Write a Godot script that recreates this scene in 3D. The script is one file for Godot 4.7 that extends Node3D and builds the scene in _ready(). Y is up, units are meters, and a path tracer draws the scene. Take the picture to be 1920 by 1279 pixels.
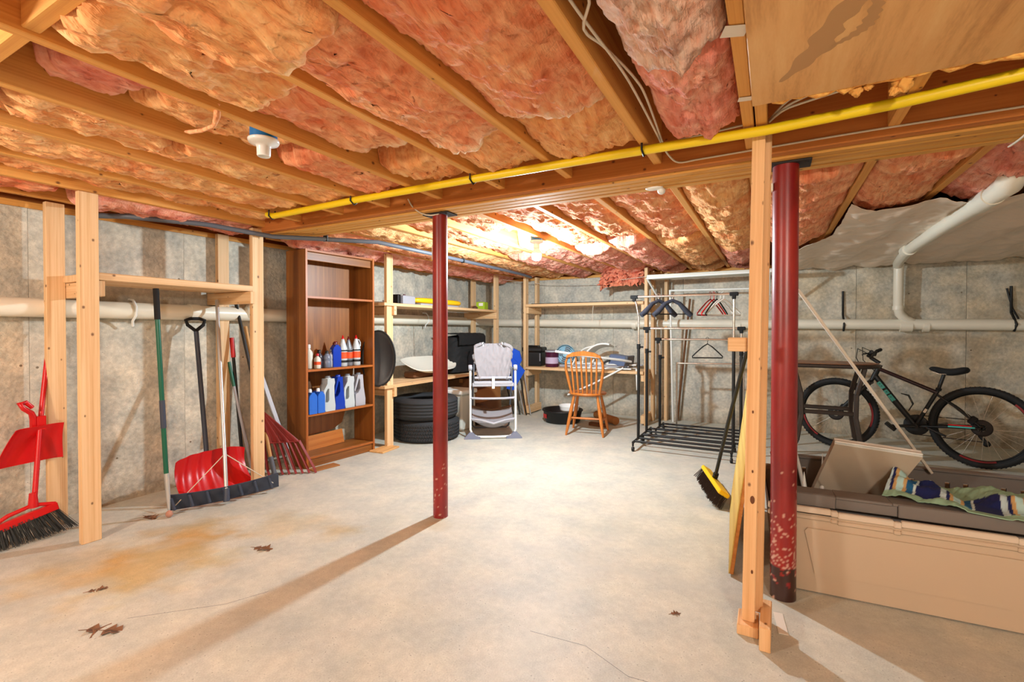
extends Node3D
# A basement store room. Places are written as (x, y, d): metres right of the camera, above the floor and in front of it (z = -d).

class B:
	var st := SurfaceTool.new()
	var xf := Transform3D.IDENTITY
	var c := Color.WHITE
	var uo := Vector2.ZERO
	func _init(t := Transform3D.IDENTITY):
		st.begin(Mesh.PRIMITIVE_TRIANGLES)
		xf = t
		flat()
	func flat():
		st.set_smooth_group(-1)
		return self
	func smooth():
		st.set_smooth_group(0)
		return self
	func vt(p: Vector3, uv: Vector2):
		st.set_color(c)
		st.set_uv(uv + uo)
		st.add_vertex(xf * p)
	func tri(a: Vector3, b: Vector3, e: Vector3, ua := Vector2.ZERO, ub := Vector2.ZERO, ue := Vector2.ZERO):
		vt(a, ua)
		vt(e, ue)
		vt(b, ub)
	func quad(a: Vector3, b: Vector3, e: Vector3, f: Vector3, ua := Vector2.ZERO, ub := Vector2(1, 0), ue := Vector2.ONE, uf := Vector2(0, 1)):
		tri(a, b, e, ua, ub, ue)
		tri(a, e, f, ua, ue, uf)
	# a box with chamfered edges; v of the texture runs along its longest side
	func box(ct: Vector3, s: Vector3, bas := Basis.IDENTITY, bev := 0.003):
		var h := s * 0.5
		bev = minf(bev, minf(h.x, minf(h.y, h.z)) * 0.45)
		var la := s.max_axis_index()
		var pt := func(sg: Vector3, ax: int) -> Vector3:
			var p := Vector3.ZERO
			for k in 3:
				p[k] = sg[k] * (h[k] - (0.0 if k == ax else bev))
			return p
		var uvf := func(p: Vector3, ax: int) -> Vector2:
			var o1 := (ax + 1) % 3
			var o2 := (ax + 2) % 3
			if o1 == la:
				return Vector2(p[o2] + 0.31 * ax, p[o1])
			return Vector2(p[o1] + 0.31 * ax, p[o2])
		var emit := func(pts: Array, ax: int):
			var n: Vector3 = (pts[1] - pts[0]).cross(pts[2] - pts[0])
			var mid: Vector3 = pts[0] + pts[1] + pts[2]
			if n.dot(mid) < 0:
				pts.reverse()
			var w := []
			var u := []
			for p in pts:
				w.append(ct + bas * p)
				u.append(uvf.call(p, ax))
			if w.size() == 4:
				quad(w[0], w[1], w[2], w[3], u[0], u[1], u[2], u[3])
			else:
				tri(w[0], w[1], w[2], u[0], u[1], u[2])
		for ax in 3:
			var o1 := (ax + 1) % 3
			var o2 := (ax + 2) % 3
			for s0 in [-1.0, 1.0]:
				var q := []
				for cc in [[-1.0, -1.0], [1.0, -1.0], [1.0, 1.0], [-1.0, 1.0]]:
					var sg := Vector3.ZERO
					sg[ax] = s0
					sg[o1] = cc[0]
					sg[o2] = cc[1]
					q.append(pt.call(sg, ax))
				emit.call(q, ax)
				for s1 in [-1.0, 1.0]:
					var g1 := Vector3.ZERO
					g1[ax] = s0
					g1[o1] = s1
					g1[o2] = -1.0
					var g2 := g1
					g2[o2] = 1.0
					emit.call([pt.call(g1, ax), pt.call(g2, ax), pt.call(g2, o1), pt.call(g1, o1)], ax)
		for sx in [-1.0, 1.0]:
			for sy in [-1.0, 1.0]:
				for sz in [-1.0, 1.0]:
					var sg := Vector3(sx, sy, sz)
					emit.call([pt.call(sg, 0), pt.call(sg, 1), pt.call(sg, 2)], 0)
		return self
	# a bar between two points: w across, t along up
	func bar(p0: Vector3, p1: Vector3, w: float, t: float, up := Vector3.UP, bev := 0.003):
		var z := (p1 - p0).normalized()
		if absf(z.dot(up)) > 0.98:
			up = Vector3.FORWARD if absf(z.y) > 0.9 else Vector3.UP
		var x := up.cross(z).normalized()
		var y := z.cross(x)
		return box((p0 + p1) * 0.5, Vector3(w, t, p0.distance_to(p1)), Basis(x, y, z), bev)
	func ring_frame(pts: Array, i: int, closed: bool, prev: Vector3) -> Array:
		var n := pts.size()
		var a: Vector3 = pts[(i - 1 + n) % n] if (closed or i > 0) else pts[i]
		var b: Vector3 = pts[(i + 1) % n] if (closed or i < n - 1) else pts[i]
		var t := (b - a).normalized()
		var x := prev - t * prev.dot(t)
		if x.length() < 1e-4:
			x = t.cross(Vector3(0.3, 0.9, 0.21))
		x = x.normalized()
		return [x, t.cross(x)]
	func tube(pts: Array, r, seg := 10, closed := false, caps := true, sq := 1.0):
		smooth()
		var rings := []
		var prev := Vector3(0.21, 0.83, 0.47)
		var n := pts.size()
		var len := 0.0
		var lens := []
		for i in n:
			var fr := ring_frame(pts, i, closed, prev)
			prev = fr[0]
			var rr: float = r[i] if r is Array else r
			var ring := []
			for k in seg:
				var an := TAU * k / seg
				ring.append(pts[i] + (fr[0] * cos(an) * sq + fr[1] * sin(an)) * rr)
			rings.append(ring)
			if i > 0:
				len += pts[i].distance_to(pts[i - 1])
			lens.append(len)
		var m := n if closed else n - 1
		for i in m:
			var i2 := (i + 1) % n
			for k in seg:
				var k2 := (k + 1) % seg
				var u0 := 0.15 * k / seg
				var u1 := 0.15 * (k + 1) / seg
				var l2: float = lens[i2] if i2 > 0 else len + 0.05
				quad(rings[i][k], rings[i][k2], rings[i2][k2], rings[i2][k], Vector2(u0, lens[i]), Vector2(u1, lens[i]), Vector2(u1, l2), Vector2(u0, l2))
		if caps and not closed:
			flat()
			for e in [0, n - 1]:
				for k in seg:
					var k2 := (k + 1) % seg
					if e == 0:
						tri(pts[0], rings[0][k2], rings[0][k])
					else:
						tri(pts[e], rings[e][k], rings[e][k2])
		return self
	# profile of [radius, height] turned about axis ay at o
	func lathe(o: Vector3, prof: Array, seg := 24, ay := Vector3.UP, sharp := false, arc := TAU):
		var y := ay.normalized()
		var x := y.cross(Vector3(0.12, 0.2, 0.97) if absf(y.z) < 0.9 else Vector3(0.97, 0.2, 0.1)).normalized()
		var z := x.cross(y)
		if sharp:
			flat()
		else:
			smooth()
		for i in prof.size() - 1:
			for k in seg:
				var a0 := arc * k / seg
				var a1 := arc * (k + 1) / seg
				var d0 := x * cos(a0) - z * sin(a0)
				var d1 := x * cos(a1) - z * sin(a1)
				var p = o + d0 * prof[i][0] + y * prof[i][1]
				var q = o + d1 * prof[i][0] + y * prof[i][1]
				var s = o + d1 * prof[i + 1][0] + y * prof[i + 1][1]
				var t = o + d0 * prof[i + 1][0] + y * prof[i + 1][1]
				var u0 := float(k) / seg
				var u1 := float(k + 1) / seg
				if prof[i][0] > 1e-5:
					tri(p, q, s, Vector2(u0, prof[i][1]), Vector2(u1, prof[i][1]), Vector2(u1, prof[i + 1][1]))
				if prof[i + 1][0] > 1e-5:
					tri(p, s, t, Vector2(u0, prof[i][1]), Vector2(u1, prof[i + 1][1]), Vector2(u0, prof[i + 1][1]))
		return self
	# a polygon in the xy plane of t, thickened along its z
	func ext(poly: PackedVector2Array, t: Transform3D, depth: float):
		if Geometry2D.is_polygon_clockwise(poly):
			poly.reverse()
		flat()
		var hz := depth * 0.5
		var ix := Geometry2D.triangulate_polygon(poly)
		for i in range(0, ix.size(), 3):
			var a := poly[ix[i]]
			var b := poly[ix[i + 1]]
			var e := poly[ix[i + 2]]
			if (b - a).cross(e - a) < 0:
				var sw := b
				b = e
				e = sw
			tri(t * Vector3(a.x, a.y, hz), t * Vector3(b.x, b.y, hz), t * Vector3(e.x, e.y, hz), a, b, e)
			tri(t * Vector3(a.x, a.y, -hz), t * Vector3(e.x, e.y, -hz), t * Vector3(b.x, b.y, -hz), a, e, b)
		var n := poly.size()
		for i in n:
			var a := poly[i]
			var b := poly[(i + 1) % n]
			quad(t * Vector3(a.x, a.y, -hz), t * Vector3(b.x, b.y, -hz), t * Vector3(b.x, b.y, hz), t * Vector3(a.x, a.y, hz), Vector2(0, a.x), Vector2(0, b.x), Vector2(depth, b.x), Vector2(depth, a.x))
		return self
	# grid of points fn(i, j) (0..nu, 0..nv), coloured by fc
	func grid(nu: int, nv: int, fn: Callable, fc = null, us := 1.0, vs := 1.0):
		smooth()
		var p := []
		var cl := []
		for j in nv + 1:
			for i in nu + 1:
				p.append(fn.call(i, j))
				if fc != null:
					cl.append(fc.call(i, j))
		var w := nu + 1
		for j in nv:
			for i in nu:
				var q := [j * w + i, j * w + i + 1, (j + 1) * w + i + 1, (j + 1) * w + i]
				var u := [Vector2(i * us, j * vs), Vector2((i + 1) * us, j * vs), Vector2((i + 1) * us, (j + 1) * vs), Vector2(i * us, (j + 1) * vs)]
				for k in [0, 2, 1, 0, 3, 2]:
					if fc != null:
						c = cl[q[k]]
					vt(p[q[k]], u[k])
		return self
	# a thin sheet with two faces, th apart along the normal
	func sheet(nu: int, nv: int, fn: Callable, th: float, fc = null):
		var top := func(i, j): return fn.call(i, j)
		var nrm := func(i, j):
			var a: Vector3 = fn.call(mini(i + 1, nu), j) - fn.call(maxi(i - 1, 0), j)
			var b: Vector3 = fn.call(i, mini(j + 1, nv)) - fn.call(i, maxi(j - 1, 0))
			return fn.call(i, j) - a.cross(b).normalized() * th
		grid(nu, nv, top, fc)
		var f2 = null
		if fc != null:
			f2 = func(i, j): return fc.call(nu - i, j)
		grid(nu, nv, func(i, j): return nrm.call(nu - i, j), f2)
		flat()
		for i in nu:
			quad(nrm.call(i, 0), nrm.call(i + 1, 0), top.call(i + 1, 0), top.call(i, 0))
			quad(top.call(i, nv), top.call(i + 1, nv), nrm.call(i + 1, nv), nrm.call(i, nv))
		for j in nv:
			quad(top.call(0, j), top.call(0, j + 1), nrm.call(0, j + 1), nrm.call(0, j))
			quad(nrm.call(nu, j), nrm.call(nu, j + 1), top.call(nu, j + 1), top.call(nu, j))
		return self
	func ball(o: Vector3, r: Vector3, nu := 20, nv := 12):
		return grid(nu, nv, func(i, j):
			var a = TAU * (i % nu) / nu
			var b = PI * j / nv - PI / 2
			return o + Vector3(cos(a) * cos(b) * r.x, sin(b) * r.y, -sin(a) * cos(b) * r.z))
	func done() -> ArrayMesh:
		st.generate_normals()
		return st.commit()

var names := {}
var world_built := {}
var rng := RandomNumberGenerator.new()
var M := {}

func P(x: float, y: float, d: float) -> Vector3:
	return Vector3(x, y, -d)

func numbered(n: String) -> String:
	if not names.has(n):
		names[n] = 0
		return n
	names[n] += 1
	return "%s_%03d" % [n, names[n]]

func meta(o: Node, label := "", category := "", group := "", kind := ""):
	if label: o.set_meta("label", label)
	if category: o.set_meta("category", category)
	if group: o.set_meta("group", group)
	if kind: o.set_meta("kind", kind)
	return o

# a thing whose parts are built at their place in the world
func thing(n: String, label: String, category: String, at: Vector3, group := "", kind := "") -> Node3D:
	var o := Node3D.new()
	o.name = numbered(n)
	add_child(o)
	o.position = at
	world_built[o] = true
	meta(o, label, category, group, kind)
	return o

# a thing whose parts are built about its own base
func local_thing(n: String, label: String, category: String, at: Vector3, turn := 0.0, group := "") -> Node3D:
	var o := thing(n, label, category, at, group)
	world_built.erase(o)
	o.rotation.y = turn
	return o

func obj(n: String, b, m: Material, parent: Node = self, label := "") -> MeshInstance3D:
	var o := MeshInstance3D.new()
	o.mesh = b if b is Mesh else b.done()
	o.material_override = m
	if parent == self:
		o.name = numbered(n)
		add_child(o)
	else:
		o.name = n
		parent.add_child(o, true)
		var r := parent
		var off := Vector3.ZERO
		while r != self:
			if world_built.has(r):
				off = r.position
			r = r.get_parent()
		if parent.get_parent() == self:
			o.position = -off
	if label: o.set_meta("label", label)
	return o

func dup(o: Node3D, at: Vector3, turn: float, label: String) -> Node3D:
	var r: Node3D = o.duplicate()
	r.name = numbered(String(o.name).rstrip("0123456789").trim_suffix("_"))
	add_child(r)
	r.position = at
	r.rotation.y = turn
	r.set_meta("label", label)
	return r

# ---------- textures and materials ----------
func nimg(w: int, h: int, freq: float, oct: int, sd: int, type := FastNoiseLite.TYPE_SIMPLEX_SMOOTH, fract := FastNoiseLite.FRACTAL_FBM) -> Image:
	var n := FastNoiseLite.new()
	n.noise_type = type
	n.seed = sd
	n.frequency = freq
	n.fractal_type = fract
	n.fractal_octaves = oct
	return n.get_seamless_image(w, h)

func nb(s: int, freq: float, oct: int, sd: int, squash := 1, type := FastNoiseLite.TYPE_SIMPLEX_SMOOTH, fract := FastNoiseLite.FRACTAL_FBM) -> PackedByteArray:
	var im := nimg(s, maxi(s / squash, 8), freq, oct, sd, type, fract)
	im.convert(Image.FORMAT_L8)
	if squash > 1:
		im.resize(s, s, Image.INTERPOLATE_CUBIC)
	return im.get_data()

func pack(s: int, data: PackedByteArray) -> ImageTexture:
	var im := Image.create_from_data(s, s, false, Image.FORMAT_RGB8, data)
	return ImageTexture.create_from_image(im)

func bump(im: Image, k: float) -> ImageTexture:
	im.convert(Image.FORMAT_RF)
	im.bump_map_to_normal_map(k)
	return ImageTexture.create_from_image(im)

func ramp3(a: Color, b: Color, e: Color, t: float) -> Color:
	return a.lerp(b, t * 2.0) if t < 0.5 else b.lerp(e, t * 2.0 - 1.0)

func concrete_tex(s: int, k: float) -> ImageTexture:
	var a := nb(s, 0.006, 5, 3)
	var b := nb(s, 0.035, 4, 8)
	var g := nb(s, 0.25, 2, 15)
	var h := nb(s, 0.07, 1, 21, 1, FastNoiseLite.TYPE_CELLULAR, FastNoiseLite.FRACTAL_NONE)
	var out := PackedByteArray()
	out.resize(s * s * 3)
	for i in s * s:
		var v := 0.80 + (a[i] - 128) * 0.0008 * k + (b[i] - 128) * 0.0006 * k + (g[i] - 128) * 0.0004
		if h[i] < 16 and b[i] > 165:
			v *= 0.72
		var w := (a[i] - 128) * 0.00012
		out[i * 3] = clampi(int(255 * (v + w)), 0, 255)
		out[i * 3 + 1] = clampi(int(255 * v * 0.985), 0, 255)
		out[i * 3 + 2] = clampi(int(255 * (v * 0.94 - w)), 0, 255)
	return pack(s, out)

# grain runs along v; the tile is 0.4 m across and 2.4 m long
func wood_tex(s: int, dark: Color, mid: Color, light: Color, knots: int, sd: int, squash := 20) -> ImageTexture:
	var a := nb(s, 0.012, 3, sd, squash)
	var b := nb(s, 0.06, 3, sd + 1, squash)
	var e := nb(s, 0.3, 2, sd + 2, squash / 2)
	var r := RandomNumberGenerator.new()
	r.seed = sd
	var ks := []
	for k in knots:
		ks.append(Vector3(r.randf() * s, r.randf() * s, s * r.randf_range(0.010, 0.026)))
	var near := PackedByteArray()
	near.resize(s * s)
	for k in ks:
		for dy in range(-int(k.z), int(k.z)):
			for dx in range(-int(k.z * 2.2), int(k.z * 2.2)):
				var q := Vector2(dx / (k.z * 0.9), dy / (k.z * 0.19)).length()
				if q < 1.0:
					near[posmod(int(k.y) + dy, s) * s + posmod(int(k.x) + dx, s)] = int(255 * (1.0 - q * q))
	var out := PackedByteArray()
	out.resize(s * s * 3)
	for i in s * s:
		var t := 0.5 + (a[i] - 128) * 0.0022 + (b[i] - 128) * 0.0016 + (e[i] - 128) * 0.0008
		var c := ramp3(dark, mid, light, clampf(t, 0, 1))
		if near[i] > 0:
			c = c.lerp(Color(0.30, 0.17, 0.08), near[i] / 255.0 * 0.75)
		out[i * 3] = c.r8
		out[i * 3 + 1] = c.g8
		out[i * 3 + 2] = c.b8
	return pack(s, out)

func mat(n: String, c: Color, rough := 0.6, metal := 0.0) -> StandardMaterial3D:
	if M.has(n): return M[n]
	var m := StandardMaterial3D.new()
	m.albedo_color = c
	m.roughness = rough
	m.metallic = metal
	M[n] = m
	return m

func textured(n: String, tex: Texture2D, sc: Vector3, rough := 0.7, tint := Color.WHITE, vcol := false) -> StandardMaterial3D:
	var m := mat(n, tint, rough)
	m.albedo_texture = tex
	m.uv1_scale = sc
	m.vertex_color_use_as_albedo = vcol
	return m

func make_materials():
	var conc := concrete_tex(1024, 1.0)
	var slab := concrete_tex(1024, 0.42)
	var cn := bump(nimg(512, 512, 0.09, 4, 5), 2.0)
	var wall := textured("wall", conc, Vector3(0.62, 0.62, 1), 0.85, Color(0.96, 0.95, 0.93), true)
	wall.normal_enabled = true
	wall.normal_texture = cn
	wall.normal_scale = 0.6
	var fl := textured("floor", slab, Vector3(0.5, 0.5, 1), 0.55, Color(0.97, 0.975, 0.955), true)
	fl.normal_enabled = true
	fl.normal_texture = cn
	fl.normal_scale = 0.12
	var pine := wood_tex(512, Color(0.80, 0.60, 0.36), Color(0.90, 0.75, 0.52), Color(0.96, 0.84, 0.63), 34, 11)
	textured("stud", pine, Vector3(2.5, 0.42, 1), 0.65, Color(0.98, 0.97, 1.04))
	textured("joist", pine, Vector3(2.5, 0.42, 1), 0.7, Color(0.97, 0.83, 0.61))
	textured("beam", pine, Vector3(2.5, 0.42, 1), 0.75, Color(0.83, 0.60, 0.38))
	textured("beam_pale", pine, Vector3(2.5, 0.42, 1), 0.75, Color(0.92, 0.80, 0.56))
	textured("post", pine, Vector3(2.5, 0.42, 1), 0.65, Color(1.0, 0.95, 0.98))
	textured("green_ply", pine, Vector3(1.2, 0.3, 1), 0.75, Color(0.93, 0.94, 0.72))
	textured("rough_ply_edge", pine, Vector3(4, 4, 1), 0.8, Color(0.86, 0.66, 0.45))
	var ply := wood_tex(512, Color(0.74, 0.56, 0.37), Color(0.90, 0.73, 0.52), Color(0.94, 0.81, 0.61), 0, 31, 6)
	textured("ply", ply, Vector3(1.1, 0.55, 1), 0.6, Color(0.98, 0.92, 0.82))
	var lam := wood_tex(512, Color(0.41, 0.225, 0.075), Color(0.54, 0.32, 0.12), Color(0.66, 0.42, 0.19), 0, 41, 12)
	textured("cherry", lam, Vector3(2.0, 0.5, 1), 0.42)
	textured("cherry_edge", lam, Vector3(2.0, 0.5, 1), 0.45, Color(1.25, 1.15, 1.0))
	textured("oak", pine, Vector3(4.0, 1, 1), 0.38, Color(0.82, 0.59, 0.36))
	textured("dark_top", lam, Vector3(2.0, 0.5, 1), 0.4, Color(0.85, 0.82, 0.85))
	# glass wool: pale fibres over salmon
	var s := 512
	var nz := FastNoiseLite.new()
	nz.seed = 5
	nz.frequency = 0.022
	nz.fractal_octaves = 5
	nz.domain_warp_enabled = true
	nz.domain_warp_amplitude = 38.0
	nz.domain_warp_frequency = 0.012
	var im := nz.get_seamless_image(s, s)
	im.convert(Image.FORMAT_L8)
	var a := im.get_data()
	var b := nb(s, 0.05, 3, 51, 6)
	var g := nb(s, 0.2, 2, 52, 4)
	var out := PackedByteArray()
	var hh := PackedByteArray()
	out.resize(s * s * 3)
	hh.resize(s * s)
	for i in s * s:
		var t := clampf(0.5 + (a[i] - 128) * 0.0042 + (b[i] - 128) * 0.0024 + (g[i] - 128) * 0.0016, 0, 1)
		var q := ramp3(Color(0.86, 0.64, 0.52), Color(0.98, 0.88, 0.80), Color(1.0, 0.98, 0.93), t)
		out[i * 3] = q.r8
		out[i * 3 + 1] = q.g8
		out[i * 3 + 2] = q.b8
		hh[i] = clampi(int(t * 255), 0, 255)
	var wool := textured("wool", pack(s, out), Vector3(2.2, 2.0, 0.85), 1.0, Color.WHITE, true)
	wool.uv1_triplanar = true
	wool.uv1_world_triplanar = true
	wool.normal_enabled = true
	wool.normal_texture = bump(Image.create_from_data(s, s, false, Image.FORMAT_L8, hh), 6.0)
	wool.normal_scale = 1.0
	textured("foam", wool.albedo_texture, Vector3(5, 5, 5), 0.9, Color(0.93, 0.76, 0.42))
	# painted steel column, chipped low down (vertex colours hold the chips)
	var red := mat("column_red", Color.WHITE, 0.38)
	red.vertex_color_use_as_albedo = true
	red.clearcoat_enabled = true
	red.clearcoat = 0.4
	red.clearcoat_roughness = 0.3
	mat("steel_dark", Color(0.16, 0.13, 0.12), 0.6, 0.3)
	mat("pvc", Color(0.90, 0.87, 0.80), 0.35)
	mat("gas_yellow", Color(0.93, 0.80, 0.06), 0.4)
	mat("cable", Color(0.85, 0.80, 0.72), 0.5)
	mat("black", Color(0.035, 0.033, 0.035), 0.5)
	mat("black_soft", Color(0.05, 0.05, 0.055), 0.85)
	mat("rubber", Color(0.07, 0.07, 0.075), 0.75)
	mat("tyre", Color(0.16, 0.165, 0.175), 0.8)
	mat("white", Color(0.92, 0.92, 0.90), 0.45)
	mat("white_off", Color(0.84, 0.83, 0.78), 0.5)
	mat("ceramic", Color(0.94, 0.94, 0.93), 0.2)
	mat("box_blue", Color(0.03, 0.42, 0.68), 0.45)
	mat("chrome", Color(0.86, 0.82, 0.78), 0.22, 0.9)
	mat("alu", Color(0.80, 0.80, 0.80), 0.38, 0.75)
	mat("red", Color(0.78, 0.03, 0.06), 0.35)
	mat("red_dull", Color(0.52, 0.13, 0.12), 0.5)
	mat("green", Color(0.02, 0.36, 0.26), 0.35)
	mat("grey", Color(0.42, 0.42, 0.43), 0.5)
	mat("grey_pale", Color(0.66, 0.66, 0.69), 0.5)
	mat("grey_blue", Color(0.22, 0.25, 0.32), 0.45)
	mat("blue", Color(0.05, 0.21, 0.64), 0.3)
	mat("blue_pale", Color(0.16, 0.40, 0.78), 0.3)
	mat("blue_cloth", Color(0.02, 0.30, 0.78), 0.8)
	mat("silver", Color(0.74, 0.77, 0.78), 0.35, 0.1)
	mat("orange", Color(0.88, 0.30, 0.10), 0.5)
	mat("yellow", Color(0.96, 0.76, 0.04), 0.45)
	mat("tan", Color(0.80, 0.71, 0.61), 0.5)
	mat("tan_pale", Color(0.86, 0.79, 0.71), 0.5)
	mat("tub_grey", Color(0.46, 0.43, 0.41), 0.55)
	mat("card", Color(0.62, 0.40, 0.20), 0.8)
	mat("card_dark", Color(0.42, 0.26, 0.13), 0.8)
	mat("paper", Color(0.90, 0.86, 0.80), 0.8)
	mat("teal", Color(0.30, 0.70, 0.66), 0.4)
	mat("maroon", Color(0.33, 0.02, 0.06), 0.35)
	mat("purple", Color(0.30, 0.07, 0.20), 0.4)
	mat("leaf", Color(0.50, 0.35, 0.25), 0.85)
	mat("brown_cloth", Color(0.36, 0.24, 0.15), 0.9)
	mat("conduit", Color(0.36, 0.38, 0.42), 0.5)
	mat("wood_handle", Color(0.76, 0.58, 0.36), 0.55)
	mat("grey_cloth", Color(0.56, 0.54, 0.55), 0.9)
	mat("spoke", Color(0.75, 0.70, 0.64), 0.3, 0.7)
	var vc := mat("printed_cloth", Color.WHITE, 0.9)
	vc.vertex_color_use_as_albedo = true
	var sh := mat("plastic_sheet", Color(0.90, 0.81, 0.72), 0.32)
	sh.vertex_color_use_as_albedo = false

func _ready():
	# camera: level wide-angle lens, turned to the left of the room's long axis
	var cam := Camera3D.new()
	cam.name = "camera"
	add_child(cam)
	cam.position = Vector3(0, 1.18, 0)
	cam.rotation_degrees = Vector3(-0.7, 28.5, 0)
	cam.near = 0.05
	cam.far = 60.0
	cam.projection = Camera3D.PROJECTION_FRUSTUM
	cam.keep_aspect = Camera3D.KEEP_HEIGHT
	cam.size = 2.0 * 0.05 * 639.5 / 895.0
	cam.frustum_offset = Vector2(0, -0.05 * 11.6 / 895.0)
	cam.current = true
	var we := WorldEnvironment.new()
	we.name = "environment"
	var env := Environment.new()
	env.background_mode = Environment.BG_COLOR
	env.background_color = Color(0.02, 0.02, 0.025)
	env.tonemap_mode = Environment.TONE_MAPPER_LINEAR
	env.tonemap_exposure = EXPOSURE
	env.sdfgi_enabled = true
	env.ssao_enabled = true
	env.ssil_enabled = true
	we.environment = env
	add_child(we)
	rng.seed = 7
	make_materials()
	room()
	ceiling()
	insulation()
	lamp_fittings()
	columns_and_post()
	pipes_and_cables()
	left_shelving()
	left_tools()
	bookcase()
	back_left()
	high_chair()
	back_shelving()
	desk_chair()
	racks()
	plywood_and_broom()
	bicycle()
	table_and_stick()
	tubs()
	floor_litter()

const EXPOSURE := 1.0
const BULB_POWER := 5.5
const FILL_POWER := 3.5
const XL := -3.9
const DB := 6.45
const XR := 3.3
const DF := -2.8
const JOISTS := [-3.745, -3.35, -2.945, -2.52, -2.116, -1.71, -1.292, -0.903, -0.466, -0.08, -0.036, 0.40, 0.80, 1.21, 1.62, 2.02, 2.43, 2.84]

func lin(c: Color) -> Color:
	return c.srgb_to_linear()

func room():
	# concrete floor; vertex colours carry the rust and damp stains
	var n1 := FastNoiseLite.new()
	n1.seed = 4
	n1.frequency = 0.9
	n1.fractal_octaves = 4
	var n2 := FastNoiseLite.new()
	n2.seed = 9
	n2.frequency = 3.2
	n2.fractal_octaves = 3
	var stains := [[-2.75, 1.25, 0.42, 1.0], [-2.95, 1.55, 0.25, 0.9], [-2.55, 1.85, 0.3, 0.45], [-2.2, 1.95, 0.12, 0.7], [-3.0, 1.02, 0.3, 0.6], [-1.78, 2.3, 0.1, 0.5]]
	var b := B.new()
	var step := 0.05
	var nu := int((XR - XL) / step)
	var nv := int((DB - DF) / step)
	b.grid(nu, nv, func(i, j): return P(XL + i * step, 0, DF + j * step), func(i, j):
		var x: float = XL + i * step
		var d: float = DF + j * step
		var v: float = 1.0 + 0.10 * n1.get_noise_2d(x, d) + 0.05 * n2.get_noise_2d(x, d)
		var c := Color(v, v * (1.0 + 0.015 * n1.get_noise_2d(d, x)), v * (1.0 - 0.03 * n2.get_noise_2d(d + 9, x)))
		for s in stains:
			var q: float = Vector2(x - s[0], d - s[1]).length() / s[2] + 0.55 * n2.get_noise_2d(x * 1.4, d * 1.4)
			if q < 1.0:
				c = c * Color(1, 1, 1).lerp(Color(0.95, 0.72, 0.42), minf(1.0, (1.0 - q) * 1.5) * s[3])
		c.r = minf(c.r, 1.15)
		return c, step, step)
	var f := obj("floor", b, M.floor)
	meta(f, "grey concrete slab floor with rust stains and a long column shadow", "floor", "", "structure")
	var u := B.new()
	u.box(P((XL + XR) / 2, -0.06, (DB + DF) / 2), Vector3(XR - XL + 0.6, 0.1, DB - DF + 0.6))
	obj("slab", u, M.wall, f)
	var cr := B.new()
	for path in [[[0.02, 1.55], [-0.2, 1.62], [-0.42, 1.6], [-0.6, 1.68], [-0.82, 1.66]], [[-2.3, 0.95], [-2.05, 1.2], [-1.98, 1.35]]]:
		for i in path.size() - 1:
			cr.bar(P(path[i][0], 0.0002, path[i][1]), P(path[i + 1][0], 0.0002, path[i + 1][1]), 0.0012, 0.0008)
	obj("crack", cr, M.conduit, f)
	# poured concrete walls, cast in panels
	panels("wall_left", "grey poured concrete wall behind the tools and bookcase", [DF, -1.6, -0.7, 0.22, 1.13, 1.99, 2.9, 3.75, 4.65, 5.57, DB], true)
	panels("wall_back", "poured concrete wall behind the bicycle and the garment racks", [XL, -2.954, -1.913, -0.996, -0.09, 0.822, 1.737, 2.65, XR], false)
	for w in [["wall_right", P(XR + 0.1, 1.0, (DB + DF) / 2), Vector3(0.2, 2.35, DB - DF + 0.4)], ["wall_front", P((XL + XR) / 2, 1.0, DF - 0.1), Vector3(XR - XL + 0.4, 2.35, 0.2)]]:
		var g := B.new()
		g.box(w[1], w[2], Basis.IDENTITY, 0.01)
		var o := obj(w[0], g, M.wall)
		meta(o, "plain concrete wall on the %s side outside the view" % ("right" if w[0] == "wall_right" else "near"), "wall", "", "structure")
	# sill plates and rim boards on top of the walls
	var t := thing("trim_1", "wooden sill plate and rim board on top of the tool wall", "sill", P(XL, 1.9, 2), "", "structure")
	var r := B.new()
	r.bar(P(XL - 0.07, 1.92, DF), P(XL - 0.07, 1.92, DB), 0.16, 0.038)
	obj("sill_plate", r, M.joist, t)
	r = B.new()
	r.bar(P(XL - 0.12, 2.06, DF), P(XL - 0.12, 2.06, DB), 0.04, 0.24)
	obj("rim_board", r, M.beam, t)
	t = thing("trim_2", "wooden sill plate and rim board on top of the bicycle wall", "sill", P(0, 1.9, DB), "", "structure")
	r = B.new()
	r.bar(P(XL, 1.92, DB + 0.07), P(XR, 1.92, DB + 0.07), 0.16, 0.038)
	obj("sill_plate", r, M.joist, t)
	r = B.new()
	r.bar(P(XL, 2.06, DB + 0.12), P(XR, 2.06, DB + 0.12), 0.04, 0.24)
	obj("rim_board", r, M.beam, t)

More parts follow.
